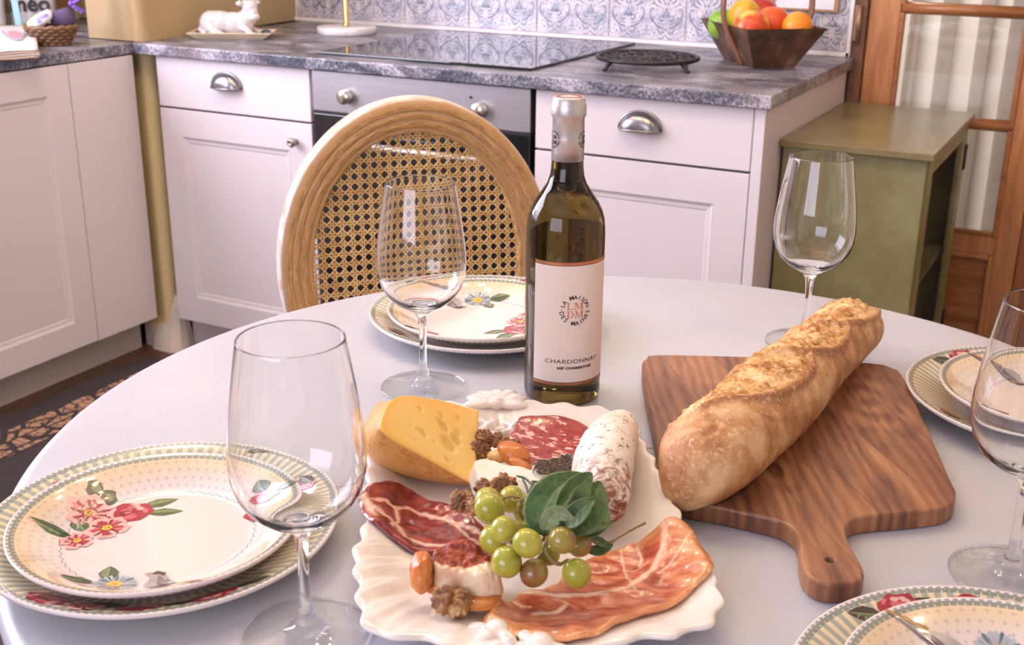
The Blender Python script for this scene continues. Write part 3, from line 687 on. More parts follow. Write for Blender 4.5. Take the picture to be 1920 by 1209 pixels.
petal_sheet(mb,(.008,0,.010),(.6,.25,.75),(-.5,.5,.5),.06,.026); petal_sheet(mb,(.008,0,.010),(.95,.1,.28),(0,0,1),.055,.022); petal_sheet(mb,(.008,0,.01),(.5,-.3,-.75),(1,0,.5),.035,.010)
mb.ell((.008,0,.010),(.008,.008,.007)); o2=mb.build('ribbon_bow',M_rib,o,(.026,.006,.018)); o2['label']='shiny violet ribbon bow'
# folded towel with gingham bird
tc=[(-2.2813,1.9573),(-2.7346,2.3331),(-2.3376,1.8513),(-2.8079,2.2012)]
t=empty('tea_towel',(tc[0][0],tc[0][1],ZC),0,'folded white tea towel printed with a red gingham bird, left worktop edge','towel')
M_tw=simple('white_linen',(.66,.62,.62),.9,120,.05,.2); M_te=simple('linen_edge',(.72,.52,.42),.9)
Pq=[Vector((tc[2][0],tc[2][1],0)),Vector((tc[0][0],tc[0][1],0)),Vector((tc[1][0],tc[1][1],0)),Vector((tc[3][0],tc[3][1],0))]; O=Vector((tc[0][0],tc[0][1],0)); Pq=[p-O for p in Pq]
for k in range(4):
    mb=MB(); z0=.001+k*.0055; n=14; vs=[]
    for zz in (0,.0048):
        for i in range(n+1):
            for j in range(n+1):
                u,v=i/n,j/n; q=Pq[0]*(1-u)*(1-v)+Pq[1]*u*(1-v)+Pq[2]*u*v+Pq[3]*(1-u)*v
                e=.004*sin(k*2+v*6)*(1 if u>.99 else 0); vs.append((q.x+e,q.y,z0+zz+.0006*sin(u*9+k)+.0012*(zz>0)*sin(v*7+k*2)*(k==3)))
    N=(n+1)**2; fs=[]
    for i in range(n):
        for j in range(n):
            a=i*(n+1)+j; fs.append((a,a+n+1,a+n+2,a+1)); fs.append((N+a,N+a+1,N+a+n+2,N+a+n+1))
    ring=[i*(n+1) for i in range(n+1)]+[n*(n+1)+j for j in range(1,n+1)]+[i*(n+1)+n for i in range(n-1,-1,-1)]+[j for j in range(n-1,0,-1)]
    for a,b in zip(ring,ring[1:]+ring[:1]): fs.append((a,N+a,N+b,b))
    mb.add(vs,fs,True); mb.build('fold',M_tw if k in(1,3) else M_te,t)
m=Mat('gingham'); X,Yv,Z=m.xyz(); g=((X*900).sin().gt(0)*.5+(Yv*900).sin().gt(0)*.5); M_ging=m.set(m.mix(g,(.80,.45,.48),(.62,.06,.10)),.9)
bp=[(-2.6176,2.1565),(-2.6136,2.175),(-2.5692,2.1572),(-2.4976,2.0989),(-2.4587,2.0525),(-2.4788,2.0536),(-2.5355,2.0888)]
mb=MB(); mb.add([(x-O.x,y-O.y,.0262) for x,y in bp],[tuple(range(len(bp)))]); mb.build('bird_print',M_ging,t)
bp=[(-2.6426,2.1558),(-2.5085,2.0628),(-2.4374,2.0247),(-2.441,2.0501),(-2.5324,2.1356),(-2.5695,2.1726),(-2.5923,2.189),(-2.5761,2.1682),(-2.4795,2.0817),(-2.4651,2.0484),(-2.5257,2.0805),(-2.6359,2.1602)]
mb=MB(); mb.add([(x-O.x,y-O.y,.0258) for x,y in bp],[tuple(range(len(bp)))]); mb.build('bird_outline',simple('grey_print',(.35,.37,.45),.9),t)
# ------------------------------------------------------------------ rug
t=empty('woven_rug',(-1.75,1.2,0),0,'dark rug with a beige coral-pattern border on the wooden floor','rug')
m=Mat('rug_border'); v2=m.voro(24,m.mapped((1,.55,1)),'DISTANCE_TO_EDGE'); n=m.noise(9,3,.6,None,.3); v3=m.voro(46,m.mapped((.6,1,1)),'DISTANCE_TO_EDGE')
M_rb=m.set(m.mix((v2+n*.16).lt(.165).max(v3.lt(.05)),(.52,.30,.20),(.05,.04,.045)),.95); M_rd=simple('rug_field',(.055,.045,.052),.95,40,.4,.5)
MB().box(-.60,1.2,-1.4,1.05,.001,.009,.001).build('field',M_rd,t)
MB().box(-.525,-.410,-1.33,.98,.0092,.0102).build('border_band',M_rb,t); MB().box(-.410,1.1,.87,.98,.0092,.0102).build('border_band',M_rb,t)

# ------------------------------------------------------------------ green cupboard
m=Mat('green_paint'); n=m.noise(7,5,.6); f=m.noise(90,3,.7,m.mapped((3,3,.4)))
M_gp=m.set(m.mix(n.ss(.35,.7),(.22,.19,.075),(.30,.29,.14)),.42); m.bump(f,.1,.0006)
m=Mat('green_paint_top'); n=m.noise(5,5,.6); M_gt=m.set(m.mix(n.ss(.35,.68),(.20,.15,.065),(.27,.25,.12)),.3)
t=empty('green_cupboard',(-.505,2.735,0),0,'weathered olive green painted cupboard with a mesh side door, beside the worktop end','cupboard')
MB().box(-.148,.164,-.300,.285,.742,.757,.002).build('top_board',M_gt,t)
mb=MB(); mb.box(-.144,.150,-.282,-.264,.06,.742,.002); mb.box(-.144,-.126,-.264,.28,.06,.742); mb.box(-.126,.138,.266,.28,.06,.742); mb.box(-.126,.138,-.264,.266,.08,.095); mb.build('body',M_gp,t)
mb=MB(); mb.box(.1385,.152,-.264,-.205,.06,.742,.001).box(.1385,.152,.215,.28,.06,.742,.001).box(.1385,.152,-.205,.215,.700,.742,.001).box(.1385,.152,-.205,.215,.06,.11,.001); df=mb.build('side_frame',M_gp,t)
for zz in (.42,): MB().box(-.125,.134,-.262,.264,zz,zz+.016).build('shelf',M_gp,t)
mb=MB(); hx=.024
for i in range(20):
    for j in range(30):
        y=-.203+i*hx*.9+(hx*.45 if j%2 else 0); z=.11+j*hx*.82
        if y>.21 or z>.69: continue
        a=(.143,y,z); 
        for (dy,dz) in ((hx*.45,hx*.41),(-hx*.45,hx*.41)): mb.tube([a,(.143,y+dy,z+dz)],.0005,3,caps=False)
        mb.tube([(.143,y,z),(.143,y,z-hx*.41)],.0005,3,caps=False)
o=mb.build('wire_mesh',simple('mesh_wire',(.05,.045,.04),.5,metal=.5),df)
for z in (.62,.20): MB().box(.152,.156,.262,.288,z,z+.06,.001).build('hinge',M_iron,df)
mb=MB()
for sx in (-.13,.125):
    for sy in (-.27,.26): mb2=MB().box(sx,sx+.03,sy-.012,sy+.015,0,.06).build('foot',M_gp,t)
MB().box(-.126,.1375,-.264,.266,.0955,.1).build('inner_base',M_gap,t)
# ------------------------------------------------------------------ round table
M_top=Mat('table_paint'); n=M_top.noise(60,3,.6,M_top.mapped((1,6,1),(0,0,.85))); n2=M_top.noise(4,4)
M_top.bump(n,.16,.0008); M_top=M_top.set(M_top.mix(n2.ss(.3,.7),(.47,.47,.53),(.52,.515,.56)),(n2*.12+.26))
TC=Vector((-.354,.917,0)); TR=.543; SA=radians(48.7)
t=empty('round_table',TC,SA,'round dining table painted pale grey with a joint across the top','table')
for sgn in (1,-1):
    prof=[(0,TZ),(TR-.012,TZ),(TR-.005,TZ-.0012),(TR-.0012,TZ-.005),(TR,TZ-.012),(TR-.002,TZ-.020),(TR-.010,TZ-.026),(TR-.03,TZ-.027),(0,TZ-.027)]
    mb=MB(); nn=97; vs=[];rings=[]
    for (r,z) in prof:
        if r==0: rings.append(None); vs.append((0,.0007*sgn,z)); continue
        rings.append(len(vs)); a0=math.asin(.0007/r)
        for i in range(nn):
            a=(a0+(pi-2*a0)*i/(nn-1))*sgn; vs.append((r*cos(a),r*sin(a),z))
    rings=[];c=0
    for (r,z) in prof: rings.append(c); c+=1 if r==0 else nn
    fs=[]
    for k in range(len(prof)-1):
        A,B=rings[k],rings[k+1]
        for i in range(nn-1):
            if prof[k][0]==0: f=(A,B+i,B+i+1)
            elif prof[k+1][0]==0: f=(A+i,B,A+i+1)
            else: f=(A+i,B+i,B+i+1,A+i+1)
            fs.append(f if sgn>0 else f[::-1])
    side=[rings[0]]+[rings[k] for k in range(1,len(prof)-1)]+[rings[-1]]; side2=[rings[-1]]+[rings[k]+nn-1 for k in range(len(prof)-2,0,-1)]+[rings[0]]
    mb.add(vs,fs,True); mb.add([vs[i] for i in side+side2[1:-1]],[tuple(range(len(side+side2[1:-1])))],False)
    o=mb.build('table_leaf',M_top,t)
mb=MB(); mb.lathe([(TR-.07,TZ-.10),(TR-.07,TZ-.028),(TR-.09,TZ-.028),(TR-.09,TZ-.10),(TR-.07,TZ-.10)],72); mb.build('apron',M_top,t)
mb=MB(); mb.lathe([(0,.14),(.075,.14),(.085,.17),(.06,.22),(.045,.30),(.06,.40),(.075,.48),(.05,.56),(.07,.64),(.12,.70),(.12,.722),(0,.722)],40); mb.build('pedestal',M_top,t)
for k in range(4):
    a=k*pi/2+.6; MB().tube([(.05*cos(a),.05*sin(a),.20),(.16*cos(a),.16*sin(a),.17),(.27*cos(a),.27*sin(a),.08),(.33*cos(a),.33*sin(a),.038)],[.04,.035,.03,.027],10).build('pedestal_foot',M_top,t)
# ------------------------------------------------------------------ cane-back chair
A_,B_=.214,.250; ZB=.695; CW=.052
m=Mat('limed_oak'); at=m.attr(); v=m.mapped((6,110,110),vec=at[3]); n=m.noise(5,6,.65,v,.4); f=m.noise(20,3,.7,v)
c=m.ramp(n*.6+f*.4,[(.38,(.20,.08,.022)),(.5,(.50,.26,.085)),(.60,(.72,.45,.19))])
c=m.mix((at[2]*1.0*(m.noise(35,4).ss(.35,.6)*.6+.4)).clamp(),c,(.70,.60,.54)); m.bump(f,.25,.0008); M_oak=m.set(c,.45)
ch=empty('dining_chair',(-.932,1.468,0),radians(47),'oval cane-backed dining chair in carved light oak, tucked in behind the table','chair')
prof=[(.0,.020,1),(.0,-.012,1),(.0012,-.0150,.9),(.0035,-.0165,.2),(.010,-.0185,0),(.0175,-.0188,0),(.0185,-.0172,.1),(.0195,-.0168,.6),(.0210,-.0180,0),(.025,-.0180,0),(.0300,-.0160,0),(.0308,-.0140,.2),(.0318,-.0136,.6),(.0330,-.0146,0),(.0380,-.0138,0),(.0420,-.0118,0),(.0445,-.0085,.1),(.046,-.0070,.3),(.048,-.0080,0),(.0505,-.0065,0),(.052,-.002,0),(.052,.010,0),(.046,.018,.3),(.02,.022,.5)]
LEAN=.10
def bk(x,y,z):   # backrest frame: leans back, slight hollow
    zz=z-ZB; return (x, y+LEAN*zz+.10*(x*x)*-.6+.012, z)
NS=160; mb=MB(); vs=[];cols=[];s=0;prev=None
for i in range(NS+1):
    t_=2*pi*i/NS-pi/2; ex,ez=A_*cos(t_),B_*sin(t_); nx_,nz_=cos(t_)/A_,sin(t_)/B_; l=sqrt(nx_*nx_+nz_*nz_); nx_/=l;nz_/=l
    if prev: s+=sqrt((ex-prev[0])**2+(ez-prev[1])**2)
    prev=(ex,ez)
    for (r,y,wh) in prof: vs.append(bk(ex-nx_*r,y,ZB+ez-nz_*r)); cols.append((s,r,wh,1))
K=len(prof); mb.add(vs,[(i*K+k,(i+1)*K+k,(i+1)*K+(k+1)%K,i*K+(k+1)%K)[::-1] for i in range(NS) for k in range(K)],True); mb.col=cols
mb.build('back_frame',M_oak,ch)
# woven cane
M_cane=Mat('cane'); n=M_cane.noise(60,4,.6); n2=M_cane.noise(9,3); M_cane=M_cane.set(M_cane.mix(n2.ss(.35,.65)*.6,M_cane.ramp(n,[(.3,(.60,.36,.12)),(.55,(.82,.56,.23)),(.75,(.92,.70,.36))]),(.62,.34,.12)),.55)
ia,ib=A_-CW+.003,B_-CW+.003; Pt=.0153; mb=MB(); skew=.0
def strand(p0,d,half,ph,amp,wd=.00085,th=.00032,y0=0.0,step=Pt/4):
    # clip the line to the ellipse
    a=(d[0]/ia)**2+(d[1]/ib)**2; b=2*(p0[0]*d[0]/ia**2+p0[1]*d[1]/ib**2); c=(p0[0]/ia)**2+(p0[1]/ib)**2-1; D=b*b-4*a*c
    if D<=0: return
    t0,t1=(-b-sqrt(D))/2/a,(-b+sqrt(D))/2/a
    if t1-t0<.004: return
    n=max(2,int((t1-t0)/step)); vs=[]
    nn=(-d[1],d[0])
    for i in range(n+1):
        q=t0+(t1-t0)*i/n; x,z=p0[0]+d[0]*q,p0[1]+d[1]*q; y=y0+amp*sin(q/Pt*2*pi+ph)
        for (u,w_) in ((-1,0),(0,-1),(1,0),(0,1)): vs.append(bk(x+nn[0]*wd*u,y+th*w_,ZB+z+nn[1]*wd*u))
    mb.add(vs,[(i*4+k,i*4+4+k,i*4+4+(k+1)%4,i*4+(k+1)%4) for i in range(n) for k in range(4)],True)
for k in range(-14,15):
    for s_ in (-1,1):
        strand(((k+.5)*Pt+s_*.0016,0),(0,1),0,k*pi+s_,.0005,y0=-.0004)
for k in range(-17,18):
    for s_ in (-1,1):
        strand((0,(k+.5)*Pt+s_*.0016),(1,0),0,k*pi+s_*.7,.0005,y0=.0004)
r2=sqrt(.5)
for k in range(-34,35):
    strand((k*Pt+Pt*.5,0),(r2,r2),0,k*pi,.0003,wd=.0010,y0=.0011)
    strand((k*Pt+Pt*.5,0),(r2,-r2),0,k*pi,.0003,wd=.0010,y0=-.0011)
mb.build('cane_weave',M_cane,ch)
mb=MB(); mb.tube([bk((ia-.001)*cos(2*pi*i/120),-.0025,ZB+(ib-.001)*sin(2*pi*i/120)) for i in range(120)],.0022,8,True); mb.build('cane_bead',M_cane,ch)
# seat, rails, legs (mostly under the table)
M_oak2=wood('oak_wood',(.30,.15,.06),(.60,.38,.18),6,'z')
M_seat=simple('linen_seat',(.55,.48,.38),.9,150,.1,.3)
mb=MB(); P=[]
for i in range(40):
    a=2*pi*i/40; q=(abs(cos(a))**3+abs(sin(a))**3)**(-1/3); P.append((.225*q*cos(a)*(1-.10*(sin(a)>0)*sin(a)),-.235+.215*q*sin(a)))
mb.prism(P,.395,.435); mb.build('seat_rail',M_oak2,ch)
mb=MB(); vs=[]
for k,(sc,z) in enumerate(((.97,.435),(.97,.455),(.90,.475),(.6,.488),(.0,.492))): vs+=[(x*sc,(y+.235)*sc-.235,z) for x,y in P]
mb.add(vs,[(k*40+i,k*40+(i+1)%40,k*40+40+(i+1)%40,k*40+40+i) for k in range(4) for i in range(40)],True); mb.build('seat',M_seat,ch)
for sx,sy in ((-.17,-.40),(.17,-.40),(-.16,-.05),(.16,-.05)):
    MB().lathe([(0,0),(.011,0),(.013,.02),(.019,.30),(.022,.33),(.017,.345),(.024,.36),(.024,.40),(0,.40)],20,(sx,sy,.0102)).build('leg',M_oak2,ch)
for sx in (-1,1):
    MB().tube([(sx*.15,-.03,.40),(sx*.145,-.012,.47),bk(sx*.125,.006,.53)],.014,10).build('back_post',M_oak2,ch)
# ------------------------------------------------------------------ plates
def plate_mat(name,R,big):
    m=Mat(name); X,Y,Z=m.xyz(); r=(X*X+Y*Y).sqrt(); th=Y._m('ARCTAN2',X)
    white=(.76,.67,.64); cream=(.76,.58,.35); grey=(.30,.34,.31); sl=(.24,.30,.38)
    if big:
        band=(r.gt(R-.047))*(r.lt(R-.0055)); st=((th*88).sin().gt(-.05))
        c=m.mix(band,white,m.mix(st*.85,(.76,.64,.42),(.30,.34,.31)))
        sc=((r-(R-.0475-(th*28).sin().abs()*.0022)).abs().lt(.00045)); c=m.mix(sc*.9,c,sl)
    else:
        g=r.ss(R-.034,R-.006)*.95; band=r.lt(R-.0045); c=m.mix(g*band,white,cream)
        u=(th*74/(2*pi)); row=((r-(R-.034))/.0068); 
        fr_=row.fract()-.5; fl_=(row-fr_-.5); uu=(u+fl_*.5+(fl_*2.3).sin()*.12).fract()-.5
        d1=(uu+fr_).abs(); d2=(uu-fr_).abs(); e=(uu.abs()+fr_.abs()).lt(.42)
        d3=(uu*.9).abs(); d4=fr_.abs(); pl=d3.min(d4).lt(.05)*uu.abs().lt(.24)*fr_.abs().lt(.24)
        cr=pl*r.gt(R-.034)*r.lt(R-.007); c=m.mix(cr*.6,c,(.38,.33,.31))
        sc=((r-(R-.036-(th*27).sin().abs()*.0020)).abs().lt(.00042)); c=m.mix(sc*.9,c,sl)
    be=(r.gt(R-.0052))*(r.lt(R-.0034)); c=m.mix(be*.85,c,(.16,.20,.18))
    sc2=r.gt(R-.0072)*(r.lt(R-.005))*((th*(60 if not big else 75)).sin().abs().gt(.25)); c=m.mix(sc2*.85,c,(.17,.21,.19))
    bd=r.gt(R-.0034)*r.lt(R-.0018)*((th*(115 if not big else 145)).sin().gt(-.1)); c=m.mix(bd*.8,c,(.20,.23,.21))
    return m.set(c,.10,coat=.5,crough=.03)
def pz(r,R):      # plate top surface height above its foot
    q=r/R; return .0052 + .0165*sst(.60,1.04,q)**1.0*1.15 - .0
def plate_mesh(name,R,mat):
    P=[(0,.0052)]+[(R*k/90,pz(R*k/90,R)) for k in range(6,89)]
    zt=pz(R,R); P+=[(R*.985,pz(R*.985,R)),(R*.994,zt),(R,zt-.0012),(R-.0008,zt-.0034),(R*.97,pz(R*.97,R)-.0052),(R*.85,pz(R*.85,R)-.0052),(R*.70,pz(R*.70,R)-.0050),(R*.63,.0012),(R*.62,0),(R*.59,0),(R*.585,.0012),(0,.0014)]
    mb=MB(); mb.lathe(P[::-1],192); return mb.mesh(name,mat)
M_pb=plate_mat('dinner_plate_glaze',.134,True); M_ps=plate_mat('side_plate_glaze',.1085,False)
me_b=plate_mesh('dinner_plate',.134,M_pb); me_s=plate_mesh('side_plate',.1085,M_ps)
# printed flowers as thin glazed shapes following the plate surface
PC={k:simple('print_'+k,c,.25,300,.12,coat=.3) for k,c in dict(red=(.34,.015,.04),dred=(.17,.008,.02),pink=(.60,.13,.17),lpink=(.76,.42,.38),yel=(.80,.50,.06),dark=(.045,.03,.02),leaf=(.055,.10,.04),leaf2=(.14,.20,.09),lleaf=(.30,.32,.15),blue=(.10,.17,.23),lblue=(.36,.45,.50),brown=(.38,.20,.06),grey=(.16,.13,.16),wht=(.36,.33,.34)).items()}
PK=list(PC.keys()); PM=[PC[k] for k in PK]
class Pr:
    def __init__(s,R): s.mb=MB(); s.R=R; s.l=0
    def poly(s,P,col):
        s.l+=1; dz=.00010+.000005*s.l; s.mb.mi=PK.index(col)
        cx=sum(p[0] for p in P)/len(P); cy=sum(p[1] for p in P)/len(P)
        def pt(x,y): r=min(sqrt(x*x+y*y),s.R*.985); return (x,y,pz(r,s.R)+dz)
        n=len(P); vs=[pt(cx,cy)]
        for q in (.33,.66,1): vs+=[pt(cx+(x-cx)*q,cy+(y-cy)*q) for x,y in P]
        s.mb.add(vs,[(0,1+i,1+(i+1)%n) for i in range(n)]+[(1+k*n+i,1+k*n+n+i,1+k*n+n+(i+1)%n,1+k*n+(i+1)%n) for k in (0,1) for i in range(n)],True)
    def blob(s,c,r,col,jag=.25,n=18,seed=0,asp=1,ang=0,k=5):
        P=[]
        for i in range(n):
            a=2*pi*i/n; q=r*(1+jag*sin(a*k+seed)*.6+jag*.6*nz(cos(a)*2+seed,sin(a)*2,seed*1.7))
            x,y=q*cos(a),q*sin(a)*asp; P.append((c[0]+x*cos(ang)-y*sin(ang),c[1]+x*sin(ang)+y*cos(ang)))
        s.poly(P,col)
    def leaf(s,b,ang,l,w,c1='leaf',c2='leaf2',vein='lleaf'):
        P=leafy(b[0],b[1],ang,l,w); s.poly(P,c1); ca,sa=cos(ang),sin(ang)
        s.poly([(b[0]+u*l*ca-v*w*sa,b[1]+u*l*sa+v*w*ca) for u,v in ((.05,0),(.3,.65),(.6,.70),(.92,.02))],c2)
        s.poly([(b[0]+u*l*ca-v*w*sa,b[1]+u*l*sa+v*w*ca) for u,v in ((0,-.05),(.98,-.03),(.98,.03),(0,.06))],vein)
        for q in (.25,.45,.65): s.poly([(b[0]+u*l*ca-v*w*sa,b[1]+u*l*sa+v*w*ca) for u,v in ((q,0),(q+.12,.6),(q+.14,.6),(q+.04,0))],vein)
    def open_flower(s,c,r,seed=0,col='lpink'):
        for k in range(5):
            a=2*pi*k/5+seed; s.blob((c[0]+r*.55*cos(a),c[1]+r*.55*sin(a)),r*.5,col,.2,14,seed+k,1,a); s.blob((c[0]+r*.42*cos(a),c[1]+r*.42*sin(a)),r*.34,'red' if k%2 else 'pink',.45,14,seed+k,.8,a)
        for k in range(9):
            a=2*pi*k/9+seed*1.3; s.poly([(c[0]+r*.22*cos(a-.2),c[1]+r*.22*sin(a-.2)),(c[0]+r*.8*cos(a-.1),c[1]+r*.8*sin(a-.1)),(c[0]+r*.72*cos(a+.12),c[1]+r*.72*sin(a+.12)),(c[0]+r*.22*cos(a+.25),c[1]+r*.22*sin(a+.25))],'red' if k%2 else 'dred')
        s.blob(c,r*.34,'red',.3,14,seed); s.blob(c,r*.24,'yel',.25,12,seed)
        for k in range(4): a=k*1.7+seed; s.blob((c[0]+r*.1*cos(a),c[1]+r*.1*sin(a)),r*.045,'dark',.1,6)
    def rose(s,c,r,seed=0,asp=.8,ang=0):
        s.blob(c,r,'red',.14,22,seed,asp,ang,7)
        rr=random.Random(seed)
        for k in range(14):
            a=rr.uniform(0,2*pi); q=rr.uniform(.25,.85)*r; s.blob((c[0]+q*cos(a),c[1]+q*sin(a)*asp),r*rr.uniform(.14,.26),('pink','lpink','dred','pink')[k%4],.35,10,k,.5,a+pi/2)
        s.blob(c,r*.3,'dred',.3,10,seed,.6,ang); s.blob((c[0]+r*.03,c[1]),r*.17,'pink',.3,8,seed,.6,ang)
def side_print():
    p=Pr(.1085)
    # main cluster, left
    p_off=-.010
    _poly=p.poly; p.poly=lambda P,c:_poly([(x+p_off,y) for x,y in P],c)
    p.poly([(-.098,-.002),(-.080,.002),(-.066,.000),(-.080,-.002)],'brown')
    p.leaf((-.055,-.002),radians(172),.034,.0065,'leaf','leaf2'); p.leaf((-.050,.006),radians(120),.024,.0085)
    p.blob((-.058,.058),.0065,'dark',.2,12,1,1.3); p.blob((-.046,.054),.0065,'dark',.2,12,2,1.3); p.blob((-.057,.059),.004,'leaf2',.2,10,1); p.blob((-.045,.055),.004,'leaf2',.2,10,1)
    p.leaf((-.018,.046),radians(28),.030,.0075); p.leaf((-.012,.036),radians(8),.030,.0065)
    p.rose((-.026,.036),.0205,3,.75,.3); p.open_flower((-.054,.033),.0185,.4); p.open_flower((-.034,.012),.0165,1.2); p.open_flower((-.050,-.008),.0125,2.1)
    for (x,y,a) in ((-.036,-.006,.6),(-.060,-.018,1.9)): p.poly([(x,y),(x+.008*cos(a),y+.008*sin(a)),(x+.008*cos(a)+.0004,y+.008*sin(a)+.0006),(x,y+.0008)],'red')
    p.poly=_poly
    # pink bloom, right
    p.leaf((.070,.045),radians(115),.022,.009); p.rose((.072,.034),.0145,9,.8); p.leaf((.082,.040),radians(20),.018,.006)
    # daisy and bird, bottom
    p.leaf((-.026,-.070),radians(170),.026,.0065); p.leaf((-.020,-.062),radians(100),.018,.0075)
    for k in range(22):
        a=2*pi*k/22; c=(-.012,-.070); p.poly([(c[0]+.004*cos(a),c[1]+.004*sin(a)),(c[0]+.0145*cos(a-.10),c[1]+.0125*sin(a-.10)),(c[0]+.0165*cos(a),c[1]+.0145*sin(a)),(c[0]+.0145*cos(a+.10),c[1]+.0125*sin(a+.10))],'blue' if k%3==0 else 'lblue')
    p.blob((-.012,-.070),.0055,'yel',.2,14,0); p.blob((-.012,-.070),.0024,'brown',.4,8,0)
    B=lambda P,c: p.poly([(.008+x*1.2,-.066+y*1.2) for x,y in P],c)
    B([(0,.010),(.004,.013),(.009,.011),(.014,.003),(.022,-.008),(.030,-.015),(.020,-.013),(.008,-.012),(.001,-.007),(.002,.003)],'wht')
    B([(.006,.008),(.012,.004),(.022,-.007),(.038,-.0175),(.036,-.019),(.018,-.012),(.008,-.003)],'grey')
    B([(.001,.009),(.004,.0132),(.0095,.0115),(.011,.007),(.006,.009)],'dark'); B([(.014,-.001),(.024,-.0095),(.022,-.0105),(.012,-.004)],'dark'); B([(-.0035,.0095),(.001,.0115),(.0005,.0085)],'brown'); B([(.020,-.012),(.042,-.0195),(.040,-.021),(.018,-.0145)],'brown')
    return p.mb.mesh('flower_print',PM)
def big_print():
    p=Pr(.134)
    for (a,rr_) in ((-115,.115),(-82,.113),(-58,.116)):
        x,y=rr_*cos(radians(a)),rr_*sin(radians(a)); p.rose((x,y),.017,a,.75,radians(a+90))
        p.leaf((x*.98+.014*cos(radians(a+90)),y*.98+.014*sin(radians(a+90))),radians(a+80),.028,.007,'dark','leaf'); 
    p.leaf((.005,-.105),radians(170),.03,.008,'dark','leaf'); p.open_flower((-.022,-.112),.013,.6)
    for a in (28,150):
        x,y=.112*cos(radians(a)),.112*sin(radians(a)); p.rose((x,y),.012,a,.8,radians(a+90)); p.leaf((x+.008,y),radians(a+100),.022,.006,'dark','leaf2')
    p.poly([(.034,.118),(.038,.121),(.046,.120),(.060,.114),(.050,.116),(.040,.1165)],'dark'); p.poly([(.040,.1185),(.046,.119),(.052,.1165),(.044,.1165)],'leaf2')
    return p.mb.mesh('flower_print',PM)
sp_me=side_print(); bp_me=big_print()
plates=[
 ((-.2665,.803),(-.2670,.793),0,0,'large striped-rim plate under the bird-printed plate at the table\'s left edge','cream side plate with red flowers, blue daisy and small bird, left table edge'),
 ((-.0320,1.300),(-.0355,1.290),-178,-165,'large striped-rim plate in front of the cane chair, lower of the pair','side plate with cream dotted border in front of the cane chair, behind the bottle'),
 ((.5250,1.064),(.5310,1.064),170,178,'large striped-rim plate right of the cutting board, lower of the pair','side plate right of the cutting board, a magenta flower on its rim'),
 ((.3020,.584),(.3070,.584),165,180,'large striped-rim plate in the near right corner, one red flower on its rim','side plate in the near right corner with a grey-blue daisy')]
for (cb,cs,rb,rs,lb,ls) in plates:
    o=link('dinner_plate',me_b,None,W(cb[0],cb[1],TZ),-YAW+radians(rb)); tag(o,lb,'plate','large striped dinner plates'); tag(link('flower_print',bp_me,o),kind='stuff')
    o=link('side_plate',me_s,None,W(cs[0],cs[1],TZ+.0062),-YAW+radians(rs)); tag(o,ls,'plate','small flowered side plates'); tag(link('flower_print',sp_me,o),kind='stuff')
    o.location.z=TZ+.0068
# ------------------------------------------------------------------ wine glasses
m=Mat('clear_glass'); M_glass=m.set((.985,.99,.99),0,trans=1,ior=1.47)
m=Mat('thin_foot_glass'); M_foot=m.m; tn=m.nt.nodes.new('ShaderNodeBsdfTransparent'); tn.inputs[0].default_value=(.965,.975,.975,1); gn=m.nt.nodes.new('ShaderNodeBsdfGlossy'); gn.inputs['Roughness'].default_value=.01; lw=m.nt.nodes.new('ShaderNodeLayerWeight'); lw.inputs[0].default_value=.5; fq=(V(m.nt,lw.outputs['Facing']).pow(4.0)*.6+.05); mn=m.nt.nodes.new('ShaderNodeMixShader')
for a_,b_ in ((fq.k,mn.inputs[0]),(tn.outputs[0],mn.inputs[1]),(gn.outputs[0],mn.inputs[2]),(mn.outputs[0],m.nt.nodes['Material Output'].inputs[0])): m.nt.links.new(a_,b_)
def glass_obj():
    outer=[(0,.0),(.0415,.0),(.0432,.0002),(.0439,.0007),(.044,.0012),(.0437,.0018),(.0425,.0022),(.030,.0034),(.016,.0058),(.0085,.0095),(.0058,.0130),(.0066,.0155),(.0062,.0185),(.0045,.024),(.0038,.035),(.0036,.050),(.0039,.066),(.0050,.076),(.0085,.0825),(.016,.0868),(.026,.0925),(.0345,.1005),(.0405,.1105),(.0436,.1215),(.0446,.1330),(.0440,.1460),(.0422,.1620),(.0395,.1800),(.0366,.1980),(.0345,.2110),(.03405,.2138),(.0339,.2144)]
    inner=[(.0336,.2148),(.0333,.2148),(.0331,.2144),(.0332,.2138),(.0336,.2110),(.0357,.1975),(.0386,.1795),(.0413,.1616),(.0431,.1458),(.0437,.1330),(.0427,.1218),(.0396,.1112),(.0336,.1018),(.0250,.0946),(.0150,.0905),(.006,.0890),(0,.0887)]
    mb=MB(); mb.lathe(outer+inner,96)
    for i,f in enumerate(mb.f):
        P=[mb.v[k] for k in f]
        if max(p[2] for p in P)<.0060 and min(sqrt(p[0]**2+p[1]**2) for p in P)>=(.0 if max(p[2] for p in P)<1e-4 else .0155) and max(sqrt(p[0]**2+p[1]**2) for p in P)<.0434: mb.m[i]=1
    return mb.mesh('wine_glass',[M_glass,M_foot])
gme=glass_obj()
for (a,b,l) in ((-.137,.685,'wine glass nearest the camera, beside the left flowered plate'),(-.090,1.119,'wine glass in front of the cane chair, left of the bottle'),(.333,1.264,'wine glass behind the baguette, before the green cupboard'),(.3735,.769,'wine glass at the right edge of the photo, beyond the near right plates')):
    o=link('wine_glass',gme,None,W(a,b,TZ+.0003)); tag(o,l,'wine glass','empty stemmed wine glasses')
